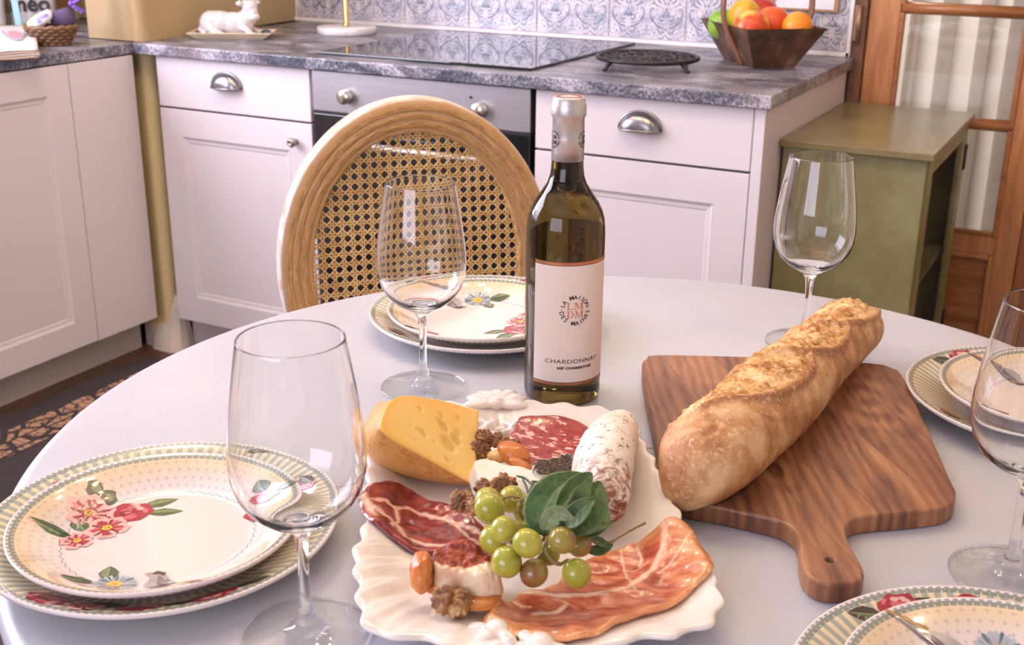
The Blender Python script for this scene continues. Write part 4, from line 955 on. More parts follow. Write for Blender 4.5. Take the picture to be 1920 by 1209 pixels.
# ------------------------------------------------------------------ wine bottle
BA,BB=.0511,1.1080; RB=.0385
bo=empty('wine_bottle',W(BA,BB,TZ+.0003),-YAW,'olive glass white wine bottle with a cream label and silver capsule','bottle')
m=Mat('olive_glass'); M_bot=m.set((.115,.078,.015),.0,trans=1,ior=1.45)
out_=[(0,.004),(.020,.002),(.030,.0),(.0335,.0),(.0368,.0020),(.0382,.006),(RB,.012),(RB,.168),(.0382,.176),(.0372,.184),(.0350,.192),(.0305,.201),(.0245,.2095),(.0190,.218),(.0163,.226),(.0153,.236),(.0150,.262),(.0146,.292),(.012,.2935),(0,.2935)]
cav=[(0,.2925),(.0118,.2925),(.0118,.225),(.0130,.2190),(0,.2190)]
mb=MB(); mb.lathe(out_,96); mb.lathe(cav,64); mb.build('glass_body',M_bot,bo)
M_caps=simple('capsule_foil',(.60,.56,.55),.38,25,.06,metal=.75)
mb=MB(); mb.lathe([(.0155,.2405),(.0156,.2405),(.0154,.262),(.0151,.281),(.0163,.2822),(.0166,.2845),(.0165,.2915),(.0159,.2935),(.0155,.2945),(.0154,.2985),(.0140,.3),(0,.3002)],64); cp=mb.build('capsule',M_caps,bo)
M_cred=simple('cap_red',(.32,.03,.04),.35); MB().lathe([(.0128,.30035),(.0088,.3004)],48).build('top_print',M_cred,cp)
m=Mat('label_paper'); n=m.noise(14,2,.5,None,2.2); w_=m.wave(55,9,2); n3=m.noise(300,2)
m.bump(n3*.5+w_*.5,.22,.0006); M_lab=m.set(m.mix(n.ss(.4,.6)*.15,(.80,.70,.63),(.76,.65,.57)),.6)
M_cop=simple('copper_print',(.55,.22,.10),.3,60,.1,metal=.6); M_ink2=simple('label_ink',(.035,.02,.03),.5); M_cor=simple('coral_print',(.62,.20,.10),.4)
LC=radians(-90+14)
def wrap(x,y,r): a=LC+x/RB; return (r*cos(a),r*sin(a),y)
def cyl_patch(x0,x1,z0,z1,r,nx,nz_): 
    mb=MB(); vs=[wrap(x0+(x1-x0)*i/nx,z0+(z1-z0)*j/nz_,r) for j in range(nz_+1) for i in range(nx+1)]
    mb.add(vs,[(j*(nx+1)+i,j*(nx+1)+i+1,(j+1)*(nx+1)+i+1,(j+1)*(nx+1)+i) for j in range(nz_) for i in range(nx)],True); return mb
hw=radians(63)*RB; L0,L1=.0240,.1500
lb=cyl_patch(-hw,hw,L0,L1,RB+.0003,48,2).build('label',M_lab,bo)
mb=cyl_patch(-hw,hw,L1-.0032,L1-.0002,RB+.0004,48,1); mb2=cyl_patch(-hw,hw,L0+.0002,L0+.0030,RB+.0004,48,1); mb.add(mb2.v,mb2.f,True); mb.build('copper_bands',M_cop,lb)['kind']='stuff'
mb=cyl_patch(-hw,hw,L1-.0038,L1-.0032,RB+.00045,48,1)
for (a_,b_) in ((L1-.0004,L1+.0),(L0+.0030,L0+.0036),(L0,L0+.0005)):
    mb2=cyl_patch(-hw,hw,a_,b_,RB+.00045,48,1); mb.add(mb2.v,mb2.f,True)
mb.build('dark_lines',M_ink2,lb)['kind']='stuff'
def put_text(s,size,x,y,mat,name,r=RB+.00055,bold=0,sx=1,par=lb,spacing=1.0,tilt=0):
    v,f=text_mesh(s,size,bold,0,spacing); mb=MB(); mb.add([wrap(x+p[0]*sx,y+p[1],r) for p in v],f); return mb.build(name,mat,par)
ZL=.1020   # centre of the round mark
def ring_text(s,a0,a1,rad,size,out=True):
    n=len(s); allv=[];mb=MB()
    for i,ch_ in enumerate(s):
        if ch_==' ': continue
        a=a0+(a1-a0)*i/(n-1); v,f=text_mesh(ch_,size,.00012*0+size*.012)
        rot=a-pi/2 if out else a+pi/2
        dy=0 if out else 0
        mb.add([wrap(rad*cos(a)+(p[0]*cos(rot)-(p[1]-size*.35)*sin(rot)),ZL+rad*sin(a)+(p[0]*sin(rot)+(p[1]-size*.35)*cos(rot)),RB+.00055) for p in v],f)
    return mb
R0=.0132
mb=ring_text('LA MAISON',radians(160),radians(20),R0,.0060); mb2=ring_text('DES MAINES',radians(193),radians(349),R0,.0060,False); mb.add(mb2.v,mb2.f); 
for a in (177,5):
    mb.add([wrap(R0*cos(radians(a))+.0005*cos(q*pi/4),ZL+R0*sin(radians(a))+.0005*sin(q*pi/4),RB+.00055) for q in range(8)],[tuple(range(8))])
mb.build('ring_lettering',M_ink2,lb)
# serif monogram drawn as strokes
def serif(ch_,x,y,h,w,mb):
    t=h*.17; th=h*.07
    def q(P): mb.add([wrap(x+a*w,y+b*h,RB+.00056) for a,b in P],[tuple(range(len(P)))])
    def vb(xx,y0_=0,y1_=1,tt=.17): q([(xx-tt/2,y0_),(xx+tt/2,y0_),(xx+tt/2,y1_),(xx-tt/2,y1_)])
    def se(xx,yy,l=.30): q([(xx-l/2,yy),(xx+l/2,yy),(xx+l/2,yy+.06),(xx-l/2,yy+.06)])
    if ch_=='L': vb(.2); se(.2,.94,.36); q([(.02,0),(.9,0),(.95,.28),(.88,.28),(.8,.07),(.02,.07)])
    if ch_=='M': vb(.14,tt=.06); vb(.86,tt=.17); q([(.12,1),(.28,1),(.54,.12),(.47,0)]); q([(.47,0),(.53,.06),(.84,1),(.76,1)]); se(.12,0,.26); se(.86,0,.34); se(.08,.94,.2); se(.92,.94,.22)
    if ch_=='D':
        vb(.2); se(.14,0,.3); se(.14,.94,.3); n=12
        for i in range(n):
            a0=pi/2-pi*i/n;a1=pi/2-pi*(i+1)/n
            def o_(a,k): return (.38+(.54-k*.17)*cos(a), .5+(.5-k*.06)*sin(a))
            q([o_(a0,0),o_(a1,0),o_(a1,1),o_(a0,1)])
        q([(.2,0),(.4,0),(.4,.06),(.2,.06)]); q([(.2,.94),(.4,.94),(.4,1),(.2,1)])
mb=MB(); h=.0072; serif('L',-.0082,ZL+.0006,h,.0068,mb); serif('M',-.0012,ZL+.0006,h,.0092,mb); serif('D',-.0082,ZL-.0078,h,.0075,mb); serif('M',-.0005,ZL-.0078,h,.0085,mb)
mb.build('monogram',M_cor,lb)
put_text('CHARDONNAY',.0060,-.0005,.0475,M_ink2,'lettering',sx=1.28,spacing=1.05); put_text('IGP CHARENTAIS',.0034,.0015,.0415,M_ink2,'lettering',bold=.00018,sx=1.25,spacing=1.1)
# two small round marks on the capsule
for a0 in (radians(-90+66),radians(-90-62)):
    mb=MB(); rc=.01575
    def cw(x,y): a=a0+x/rc; return (rc*cos(a),rc*sin(a),y)
    for s_,yy in (('LM',.2615),('DM',.2565)):
        v,f=text_mesh(s_,.0058,.0001); mb.add([cw(p[0],yy+p[1]) for p in v],f)
    for k in range(22):
        a=2*pi*k/22
        if k in (0,11): continue
        c_=(.0075*cos(a),.2610+.0075*sin(a)); mb.add([cw(c_[0]+.0006*cos(q*pi/3),c_[1]+.0009*sin(q*pi/3)) for q in range(6)],[tuple(range(6))])
    mb.build('round_mark',M_ink2,cp)
# ------------------------------------------------------------------ cutting board and bread
bo_pts=[(.135,1.134),(.143,1.166),(.160,1.177),(.278,1.172),(.375,1.160),(.397,1.146),(.400,1.112),(.372,.905),(.366,.868),(.352,.846),(.320,.836),(.288,.830),(.270,.824),(.260,.808),(.2565,.785),(.2575,.755),(.255,.740),(.247,.731),(.233,.728),(.219,.732),(.2135,.746),(.2150,.766),(.2195,.789),(.2190,.806),(.211,.818),(.197,.826),(.165,.841),(.140,.850),(.129,.862),(.1275,.885),(.1305,.98)]
m=Mat('acacia_board'); X,Yv,Z=m.xyz(); 
st=(X*17.5+Yv*4).abs(); idx=st-st.fract(); rn=(idx*12.9898).sin()*.5+.5
comb=m.nt.nodes.new('ShaderNodeCombineXYZ'); 
for q,i in ((X*5.5+idx*3.1,0),(Yv*1.15+idx*1.7-(X*X)*3,1),(Z*0,2)): m.nt.links.new(q.k,comb.inputs[i])
n=m.noise(4.2,5,.55,comb.outputs[0],1.3); n2=m.noise(60,3,.6,m.mapped((7,.5,1))); wv=m.wave(5.2,7,3,comb.outputs[0],'X')
dd=((X-.088)*(X-.088)+(Yv-.075)*(Yv-.075)*.45).sqrt(); d3=((X+.035)*(X+.035)+(Yv+.075)*(Yv+.075)*.35).sqrt(); sw=((dd*260+n*9).sin()*dd.ss(.085,.02)*.085)+((d3*330+n*7).sin()*d3.ss(.035,.008)*.08)
k=n*.72+wv*.10+n2*.18+sw; c=m.ramp(k,[(.33,(.07,.022,.012)),(.45,(.22,.085,.036)),(.56,(.38,.17,.075)),(.70,(.55,.29,.13))]); c=m.mix(rn*.55,c,(.16,.055,.028)); c=m.mix(st.fract().lt(.018)*.5,c,(.10,.04,.02))
m.bump(n2,.08,.0004); M_bd=m.set(c,.42)
t=empty('cutting_board',W(.26,.98,TZ+.0004),-YAW,'thick paddle-shaped acacia cutting board with a holed handle, under the baguette','cutting board')
P=[(a-.26,b-.98) for a,b in catmull(bo_pts,150)][::-1]
def inset(P,d):
    n=len(P); o=[]
    A=sum(P[i][0]*P[(i+1)%n][1]-P[(i+1)%n][0]*P[i][1] for i in range(n)); s=1 if A>0 else -1
    for i in range(n):
        x0,y0=P[i-1];x1,y1=P[(i+1)%n]; dx,dy=x1-x0,y1-y0; l=sqrt(dx*dx+dy*dy); o.append((P[i][0]-dy/l*d*s,P[i][1]+dx/l*d*s))
    return o
mb=MB(); n=len(P); H_=.0165; L=[(inset(P,.0015),0),(P,.0015),(P,H_-.0022),(inset(P,.0008),H_-.0006),(inset(P,.0022),H_)]
vs=[];
for Q,z in L: vs+=[(x,y,z) for x,y in Q]
A=sum(P[i][0]*P[(i+1)%n][1]-P[(i+1)%n][0]*P[i][1] for i in range(n))
fs=[(k*n+i,k*n+(i+1)%n,k*n+n+(i+1)%n,k*n+n+i) for k in range(4) for i in range(n)]+[tuple(range(n))[::-1],tuple(4*n+i for i in range(n))]
if A<0: fs=[f[::-1] for f in fs]
mb.add(vs,fs,False); bd=mb.build('board',M_bd,t)
cy=MB().lathe([(0,-.01),(.0042,-.01),(.0042,.03),(0,.03)],24,(-.024,-.219,0)).build('cut',M_bd,t)
md=bd.modifiers.new('b','BOOLEAN'); md.operation='DIFFERENCE'; md.object=cy; md.solver='EXACT'
bpy.context.view_layer.update(); me=bpy.data.meshes.new_from_object(bd.evaluated_get(bpy.context.evaluated_depsgraph_get())); bd.modifiers.clear(); bd.data=me; bpy.data.objects.remove(cy)
# baguette
m=Mat('bread_crust'); at=m.attr(); n=m.noise(42,6,.62); f=m.noise(260,4,.7); g=m.noise(11,3)
crust=m.ramp(n*.55+g*.45,[(.38,(.30,.11,.035)),(.49,(.50,.235,.085)),(.60,(.70,.44,.22))])
openc=m.ramp(n*.65+f*.35,[(.38,(.30,.10,.022)),(.47,(.58,.28,.08)),(.57,(.82,.56,.27))])
c=m.mix(at[0],crust,openc); c=m.mix(at[1],c,(.27,.085,.022)); c=m.mix((f.ss(.52,.66)*.5*at[2]),c,(.80,.66,.50)); m.bump(f*.5+n*.5,.55,.0016); M_brd=m.set(c,.62,sss=.05,sscale=.01)
A0=Vector((.1335,.833)); A1=Vector((.3865,1.222)); Ln=(A1-A0).length; ax=(A1-A0)/Ln; pr=Vector((ax.y,-ax.x))   # pr: to the right
mb=MB(); NSg=220; NA=120; vs=[];cols=[]
SL=[(.09,.50,-20),(.40,.76,-18),(.66,.99,-14)]
for i in range(NSg+1):
    s=i/NSg; 
    r=.0415*min(1,(1-(1-min(1,s/.17))**2.2)**.5)*min(1,(1-(1-min(1,(1-s)/.075))**2.1)**.5)*(1.02-.20*sst(.25,1,s))*(1+.03*sin(s*16+1))
    cx=A0+ax*(s*Ln)+pr*(.004*sin(s*5.5)); cz=.0166+r*.80
    for j in range(NA):
        ph=-pi+2*pi*j/NA      # 0 = top, + = right
        x=r*sin(ph); z=r*.92*cos(ph)
        if z<-r*.74: z=-r*.74+(z+r*.74)*.15
        op=0;ridge=0
        for (s0,s1,pc) in SL:
            u=(s-(s0+s1)/2)/((s1-s0)/2)
            if abs(u)<1.08:
                pc_=radians(pc+26*u); hw_=radians(60)*sqrt(max(0,1-u*u)); d=(ph-pc_)
                if hw_>.01:
                    q=abs(d)/hw_; o_=1-sst(.80,1.0,q+.10*nz(s*30,ph*4,2)); op=max(op,o_)
                    rd=exp(-((q-1.0)/.13)**2); ridge=max(ridge,rd*(1 if d>0 else .45)*sst(1.08,.85,abs(u)))
        nn=fbm(s*16,ph*1.5,.3,1,4); n3=fbm(s*50,ph*5,1.3,1,3)
        dr=.0042*ridge-.0022*op*(1-.5*ridge)+op*(.0036*n3+.0022*nn)+.0008*nn*(1-op)
        # wrinkle near the near end
        w_=exp(-((s-.085)/.03)**2)*exp(-((ph-.15)/.5)**2); dr-=.004*w_*(.5+nz(s*60,ph*6,9))
        k=1+dr/max(r,.004) if r>.004 else 1
        p=cx+pr*(x*k); vs.append(W(p.x,p.y,TZ+.0004+cz+z*k)); cols.append((op,min(1,ridge*.8*(1-.3*op)+.12*max(0,nn)),sst(.1,.8,cos(ph))*.8+.2,1))
mb.add(vs,[(i*NA+j,i*NA+(j+1)%NA,(i+1)*NA+(j+1)%NA,(i+1)*NA+j) for i in range(NSg) for j in range(NA)],True); mb.col=cols
bg=mb.build('baguette',M_brd,weld=True); tag(bg,'crusty golden baguette with open slashes lying across the cutting board','bread')
# ------------------------------------------------------------------ scalloped platter
PCn=(.014,.848)
pl_pts=[(-.118,1.000),(-.100,1.016),(-.070,1.030),(-.045,1.030),(-.028,1.046),(-.012,1.052),(.003,1.040),(.021,1.034),(.051,1.029),(.086,1.021),(.106,1.004),(.115,.975),(.117,.948),(.122,.918),(.125,.885),(.131,.828),(.137,.772),(.143,.735),(.146,.705),(.137,.675),(.112,.658),(.075,.650),(.045,.632),(.012,.626),(-.020,.634),(-.050,.648),(-.088,.656),(-.101,.685),(-.106,.715),(-.113,.748),(-.112,.775),(-.111,.802),(-.116,.845),(-.120,.885),(-.124,.935),(-.125,.975)]
NP=528; NF=38
def FW(i): a=ang_[i]; return .45+.75*max(0,cos(a+2.55))
PO=catmull(pl_pts[::-1],NP)
ang_=[atan2(b-PCn[1],a-PCn[0]) for a,b in PO]; rad_=[sqrt((b-PCn[1])**2+(a-PCn[0])**2) for a,b in PO]
tab=[0]*720
for q in range(720):
    an=-pi+2*pi*q/720; best=min(range(NP),key=lambda i:abs((ang_[i]-an+pi)%(2*pi)-pi)); tab[q]=best
def pt_t(a,b):
    an=atan2(b-PCn[1],a-PCn[0]); i=tab[int((an+pi)/(2*pi)*720)%720]; return sqrt((a-PCn[0])**2+(b-PCn[1])**2)/rad_[i], i
def pl_z(t,i):
    return .0068+.0165*sst(.64,1.0,t)+.0012*cos(2*pi*NF*i/NP)*sst(.66,.95,t)*FW(i)
def PZ(a,b):
    t,i=pt_t(a,b); return TZ+pl_z(min(t,1),i)-.0004
m=Mat('white_ceramic'); M_cer=m.set((.82,.75,.68),.13,coat=.6,crough=.05)
t=empty('serving_platter',W(PCn[0],PCn[1],TZ+.0003),-YAW,'large white scalloped ceramic platter with relief flowers, carrying cheese and cured meats','platter')
mb=MB(); vs=[(0,0,.0068)]; T=[.1,.2,.3,.4,.5,.56,.60,.64,.68,.72,.76,.80,.84,.88,.92,.95,.975,.99,1.0]
def rr(i,t): return 1+.013*cos(2*pi*NF*i/NP)*sst(.6,1,t)
for tt in T:
    for i in range(NP):
        a,b=PO[i]; vs.append(((a-PCn[0])*tt*rr(i,tt),(b-PCn[1])*tt*rr(i,tt),pl_z(tt,i)-(.0006 if tt>.995 else 0)))
for tt,dz in ((1.004,-.0022),(1.0,-.0040),(.985,-.0058),(.9,-.0062),(.8,-.0062),(.7,-.0056)):
    for i in range(NP):
        a,b=PO[i]; vs.append(((a-PCn[0])*tt*rr(i,1),(b-PCn[1])*tt*rr(i,1),max(.0005,pl_z(min(tt,1),i)+dz)))
for tt,z in ((.66,.0),(.63,0),(.62,.0014)):
    for i in range(NP):
        a,b=PO[i]; vs.append(((a-PCn[0])*tt,(b-PCn[1])*tt,z))
nr=len(T)+6+3; vs.append((0,0,.0014))
fs=[(0,1+i,1+(i+1)%NP) for i in range(NP)]+[(1+k*NP+i,1+(k+1)*NP+i,1+(k+1)*NP+(i+1)%NP,1+k*NP+(i+1)%NP) for k in range(nr-1) for i in range(NP)]+[(1+(nr-1)*NP+i,len(vs)-1,1+(nr-1)*NP+(i+1)%NP) for i in range(NP)]
mb.add(vs,fs,True); mb.build('dish',M_cer,t)
def relief(c,petals,r,ang0=0,spread=2*pi,cr=.3):
    mb=MB(); z0=PZ(*c)-TZ
    for k in range(petals):
        a=ang0+spread*k/max(1,(petals if spread>6 else petals-1)); pc=(c[0]-PCn[0]+r*.55*cos(a),c[1]-PCn[1]+r*.55*sin(a))
        zz=PZ(c[0]+r*.5*cos(a),c[1]+r*.5*sin(a))-TZ
        mb.ell((pc[0],pc[1],zz+.001),(r*.52,r*.27,.0045),16,10,Matrix.Rotation(a,3,'Z'),fn=lambda d:1-.12*exp(-(d.y/.25)**2))
    mb.ell((c[0]-PCn[0],c[1]-PCn[1],z0+.003),(r*cr,r*cr,.006),14,10)
    o=mb.build('relief_flower',M_cer,t); 
    r_=o.modifiers.new('r','REMESH'); r_.mode='VOXEL'; r_.voxel_size=.0011; o.modifiers.clear(); return remesh(o,.0011,4)
relief((-.014,1.030),7,.030,radians(-10),radians(200)); relief((-.020,.995),5,.018,0); relief((-.048,.995),5,.016,.5); relief((.004,.995),5,.015,1)
relief((-.008,.664),5,.020,.3,cr=.42); relief((.020,.642),5,.022,.9,cr=.42); relief((.000,.640),4,.014,.2)
# ------------------------------------------------------------------ food slabs
def slab(name,outline,top,bot,mats,rings=24,n=140,col=None,center=None,parent=None,edge=.93,side=0,label=None,cat=None,group=None):
    P=catmull(outline,n); D=len(P[0])
    A=sum(P[i][0]*P[(i+1)%n][1]-P[(i+1)%n][0]*P[i][1] for i in range(n))
    if A<0: P=P[::-1]
    if center is None: center=(sum(p[0] for p in P)/n,sum(p[1] for p in P)/n)
    vs=[];cols=[]
    def pt(i,t):
        return center[0]+(P[i][0]-center[0])*t, center[1]+(P[i][1]-center[1])*t
    ts=[0]+[ (k/rings) for k in range(1,rings+1)]
    a,b=center; vs.append(W(a,b,top(a,b,0))); cols.append(col(a,b,0) if col else (0,0,0,1))
    for tt in ts[1:]:
        for i in range(n):
            a,b=pt(i,tt); zt,zb=top(a,b,tt),bot(a,b,tt); e=sst(edge,1,tt); z=zt+(zb-zt)*e*.5; vs.append(W(a,b,z)); cols.append(col(a,b,tt) if col else (0,0,0,1))
    for tt in ts[:0:-1]:
        if tt==1: tt=.998
        for i in range(n):
            a,b=pt(i,tt); zt,zb=top(a,b,tt),bot(a,b,tt); e=sst(edge,1,tt); z=zb+(zt-zb)*e*.46; vs.append(W(a,b,z)); cols.append(col(a,b,tt) if col else (0,0,0,1))
    a,b=center; vs.append(W(a,b,bot(a,b,0))); cols.append((0,0,0,1))
    R=2*rings
    fs=[(0,1+i,1+(i+1)%n) for i in range(n)]+[(1+k*n+i,1+(k+1)*n+i,1+(k+1)*n+(i+1)%n,1+k*n+(i+1)%n) for k in range(R-1) for i in range(n)]+[(1+(R-1)*n+i,len(vs)-1,1+(R-1)*n+(i+1)%n) for i in range(n)]
    mb=MB(); mb.add(vs,fs,True); mb.col=cols; o=mb.build(name,mats,parent)
    return tag(o,label,cat,group)
def dline(p,L):
    best=9
    for (x0,y0),(x1,y1) in zip(L,L[1:]):
        dx,dy=x1-x0,y1-y0; u=max(0,min(1,((p[0]-x0)*dx+(p[1]-y0)*dy)/(dx*dx+dy*dy+1e-12))); best=min(best,sqrt((p[0]-x0-dx*u)**2+(p[1]-y0-dy*u)**2))
    return best
# big yellow cheese
TOP=[(-0.0912,0.914,0.8296),(-0.0724,0.9313,0.8205),(-0.0505,0.9471,0.8084),(-0.0308,0.9596,0.797),(-0.0289,0.959,0.7953),(-0.0287,0.9213,0.7825),(-0.03,0.8785,0.7692),(-0.0316,0.8735,0.7688),(-0.0468,0.8701,0.7797),(-0.0681,0.8657,0.7951),(-0.091,0.8606,0.8116),(-0.1041,0.862,0.8225),(-0.1042,0.8805,0.8287),(-0.0999,0.8985,0.8314)]
BOT=[None,None,None,None,None,None]+[(-0.0298,0.8857,0.764),(-0.0323,0.8799,0.7635),(-0.0528,0.8823,0.7635),(-0.0839,0.8923,0.7635),(-0.1147,0.9115,0.765),(-0.1254,0.9407,0.768),(-0.1269,0.9823,0.77),(-0.1178,1.0128,0.772)]
pairs=[]
for i,(q,b) in enumerate(zip(TOP,BOT)):
    if b is None: b=(q[0]*1.0,q[1],.7635)
    w_=0 if i<6 else (.0 if i in(6,) else (.35 if i==7 else 1))
    if i==0: w_=.6
    pairs.append((*q,*b,w_*.01))
NC=200; PP_=catmull(pairs,NC)
if sum(PP_[i][0]*PP_[(i+1)%NC][1]-PP_[(i+1)%NC][0]*PP_[i][1] for i in range(NC))<0: PP_=PP_[::-1]
PP_=[(*p[:6],p[6]*100) for p in PP_]
cc=[sum(p[k] for p in PP_)/NC for k in range(6)]
eyes=[(p[0],p[1],p[2],rx,ry) for p,(rx,ry) in zip([(-0.0765,0.9123,0.8174),(-0.0592,0.9225,0.8071),(-0.0452,0.9337,0.7997),(-0.0574,0.9131,0.8025),(-0.0449,0.9169,0.7939),(-0.0464,0.9087,0.7923),(-0.0521,0.8975,0.793),(-0.0817,0.8883,0.8135),(-0.077,0.8889,0.81),(-0.0727,0.889,0.8066),(-0.0635,0.8886,0.7991),(-0.0525,0.8797,0.7874),(-0.0462,0.877,0.7816),(-0.077,0.8769,0.8059),(-0.0904,0.8778,0.8168)],[(.0026,.0014),(.0032,.0015),(.0028,.0015),(.0065,.0026),(.0036,.002),(.0058,.003),(.0072,.0042),(.0015,.001),(.002,.001),(.0038,.0022),(.002,.0012),(.0035,.0012),(.002,.001),(.0018,.001),(.001,.0008)])]
vs=[];fs=[];mi=[];cols=[];KR=46
vs.append(W(cc[0],cc[1],cc[2])); cols.append((0,0,0,1))
for k in range(1,KR+1):
    tt=k/KR
    for p in PP_:
        a=cc[0]+(p[0]-cc[0])*tt; b=cc[1]+(p[1]-cc[1])*tt; z=cc[2]+(p[2]-cc[2])*tt; dep=0
        for e in eyes:
            ux,uy=a-e[0],b-e[1]; u=(ux*.75-uy*.66)/e[3]; v=(ux*.66+uy*.75)/(e[4]*1.6); q=u*u+v*v
            if q<1.4: dep=max(dep,(1-sst(.45,1.25,sqrt(q)))*min(.0030,e[3]*.55))
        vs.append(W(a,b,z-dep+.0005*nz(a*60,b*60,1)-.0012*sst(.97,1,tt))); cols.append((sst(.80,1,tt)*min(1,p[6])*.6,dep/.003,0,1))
base=1+(KR-1)*NC
SD=10
for k in range(1,SD+1):
    u=k/SD
    for i,p in enumerate(PP_):
        a=p[0]+(p[3]-p[0])*u; b=p[1]+(p[4]-p[1])*u; z=(p[2]-.0012)+(p[5]-(p[2]-.0012))*u
        dx,dy=a-cc[0],b-cc[1]; l=sqrt(dx*dx+dy*dy); h=max(0,min(1,(p[2]-p[5])/.05)); bl=.010*h*min(1,max(0,p[6]))*sin(pi*min(1,u*1.02))
        vs.append(W(a+dx/l*bl,b+dy/l*bl,z)); cols.append((1,0,0,1))
vs.append(W(cc[3],cc[4],.7635)); cols.append((1,0,0,1))
mb=MB(); mb.add(vs,[],True)
fs=[((0,1+i,1+(i+1)%NC),0) for i in range(NC)]
for k in range(KR+SD-1):
    for i in range(NC):
        j=(i+1)%NC; fs.append(((1+k*NC+i,1+(k+1)*NC+i,1+(k+1)*NC+j,1+k*NC+j),1 if (k>=KR-1 and PP_[i][6]>.3) else 0))
L_=1+(KR+SD-1)*NC
for i in range(NC): fs.append(((L_+i,len(vs)-1,L_+(i+1)%NC),1))
mb.f=[f for f,_ in fs]; mb.m=[q for _,q in fs]; mb.sm=[True]*len(fs); mb.col=cols
m=Mat('yellow_cheese'); at=m.attr(); n=m.noise(12,3); c=m.mix(n.ss(.35,.65),(.86,.55,.14),(.88,.60,.20)); c=m.mix(at[0]*.8,c,(.80,.40,.04)); c=m.mix(at[1]*.55,c,(.66,.36,.06)); M_che=m.set(c,.42,sss=.25,sscale=.012)  # holes tinted darker with depth, their shade put into the colour
m=Mat('cheese_rind'); n=m.noise(9,4); f=m.noise(230,3,.6); c=m.mix((n*.6+f*.4).ss(.40,.60),(.52,.20,.05),(.72,.37,.10)); m.bump(f,.5,.0012); M_rin=m.set(c,.5)
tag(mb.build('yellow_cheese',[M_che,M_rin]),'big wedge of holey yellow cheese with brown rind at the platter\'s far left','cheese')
# cured meats
FL=[(-0.1115,0.826),(-0.0993,0.8357),(-0.0901,0.8273),(-0.0827,0.839),(-0.0661,0.8332),(-0.0444,0.8215),(-0.023,0.8034),(-0.0105,0.7907)]
FL2=[(-0.1053,0.8145),(-0.0942,0.8101),(-0.0796,0.7939),(-0.0627,0.7855),(-0.0424,0.7819),(-0.0205,0.7887)]
FL3=[(-0.0901,0.8273),(-0.086,0.8103),(-0.0902,0.7986)]; FL4=[(-0.1166,0.8337),(-0.1106,0.8175),(-0.1044,0.8061)]; FL5=[(-0.0443,0.8197),(-0.0309,0.7966),(-0.0164,0.7856)]; FL6=[(-0.0797,0.8701),(-0.0546,0.8521),(-0.032,0.8259)]
hamP=[(-0.12,0.8309),(-0.1151,0.8492),(-0.1044,0.8684),(-0.0901,0.8736),(-0.0678,0.8564),(-0.0455,0.8442),(-0.0213,0.8169),(-0.0064,0.7925),(-0.0081,0.7689),(-0.0259,0.7686),(-0.0422,0.7775),(-0.056,0.7741),(-0.0741,0.7769),(-0.0931,0.7874),(-0.1056,0.7947),(-0.1144,0.8088)]
def hamc(a,b,t):
    w1=.0011+.0012*nz(a*160,b*160,2); v=0
    for L,w_ in ((FL,2.1),(FL2,1.7),(FL3,1.3),(FL5,1.0),(FL6,.5)): v=max(v,1-sst(.5,1.5,dline((a,b),L)/max(.0003,w_*w1)))
    e=1-sst(.0,.0055,dline((a,b),FL4)); return (max(v*.9,e),.5+.5*fbm(a*90,b*90,3,1,4),sst(.55,1,t),1)
def hamz(a,b,t): return PZ(a,b)+.0042+.0035*sst(.3,1,t)*(.5+.5*nz(a*55,b*55,4))+.0030*exp(-(dline((a,b),FL6)/.010)**2)+.0012*nz(a*120,b*120,1)
m=Mat('dark_ham'); at=m.attr(); n=m.noise(110,4,.6,m.mapped((1,3,1),(0,0,.5))); c=m.ramp(at[1]*.6+n*.4,[(.3,(.115,.010,.012)),(.5,(.24,.030,.028)),(.7,(.38,.075,.055))]); c=m.mix(at[0],c,(.76,.48,.36)); m.bump(n,.25,.0008); M_ham=m.set(c,.26,sss=.15,sscale=.006,coat=.25)
slab('dark_ham_slice',hamP,hamz,lambda a,b,t:PZ(a,b)+.0006,M_ham,40,220,hamc,label='folded slice of dark red cured ham with white fat veins, left side of the platter',cat='ham')
G1=[(-0.0152,0.6808),(-0.0055,0.7097),(0.0168,0.7115),(0.039,0.7105),(0.0613,0.7123),(0.0845,0.7223),(0.1039,0.7454),(0.1131,0.768),(0.117,0.7876),(0.1161,0.8079)]
G2=[(0.0834,0.7782),(0.0837,0.7589),(0.0847,0.7354),(0.0885,0.7192)]; G3=[(0.0957,0.7824),(0.0981,0.7668),(0.0951,0.7554)]; G4=[(0.1013,0.7592),(0.0905,0.7478),(0.083,0.7514)]; G5=[(0.0164,0.6911),(0.0328,0.696),(0.0385,0.7)]; G6=[(0.1339,0.7832),(0.1402,0.7715),(0.1444,0.7526)]; G7=[(0.1089,0.7409),(0.1248,0.7597),(0.1379,0.7832)]; G8=[(0.0536,0.7097),(0.0685,0.7106)]
proP=[(-0.0172,0.6752),(-0.0118,0.6925),(0.0075,0.7122),(0.0263,0.724),(0.0446,0.7553),(0.0655,0.7763),(0.084,0.785),(0.1053,0.7971),(0.1201,0.8029),(0.1327,0.7997),(0.1387,0.7826),(0.1414,0.7606),(0.1455,0.7425),(0.1436,0.7281),(0.1295,0.7129),(0.1123,0.6928),(0.0873,0.6775),(0.0645,0.6574),(0.0465,0.6459),(0.026,0.6467),(0.009,0.652),(-0.0067,0.6631),(-0.0149,0.6683)]
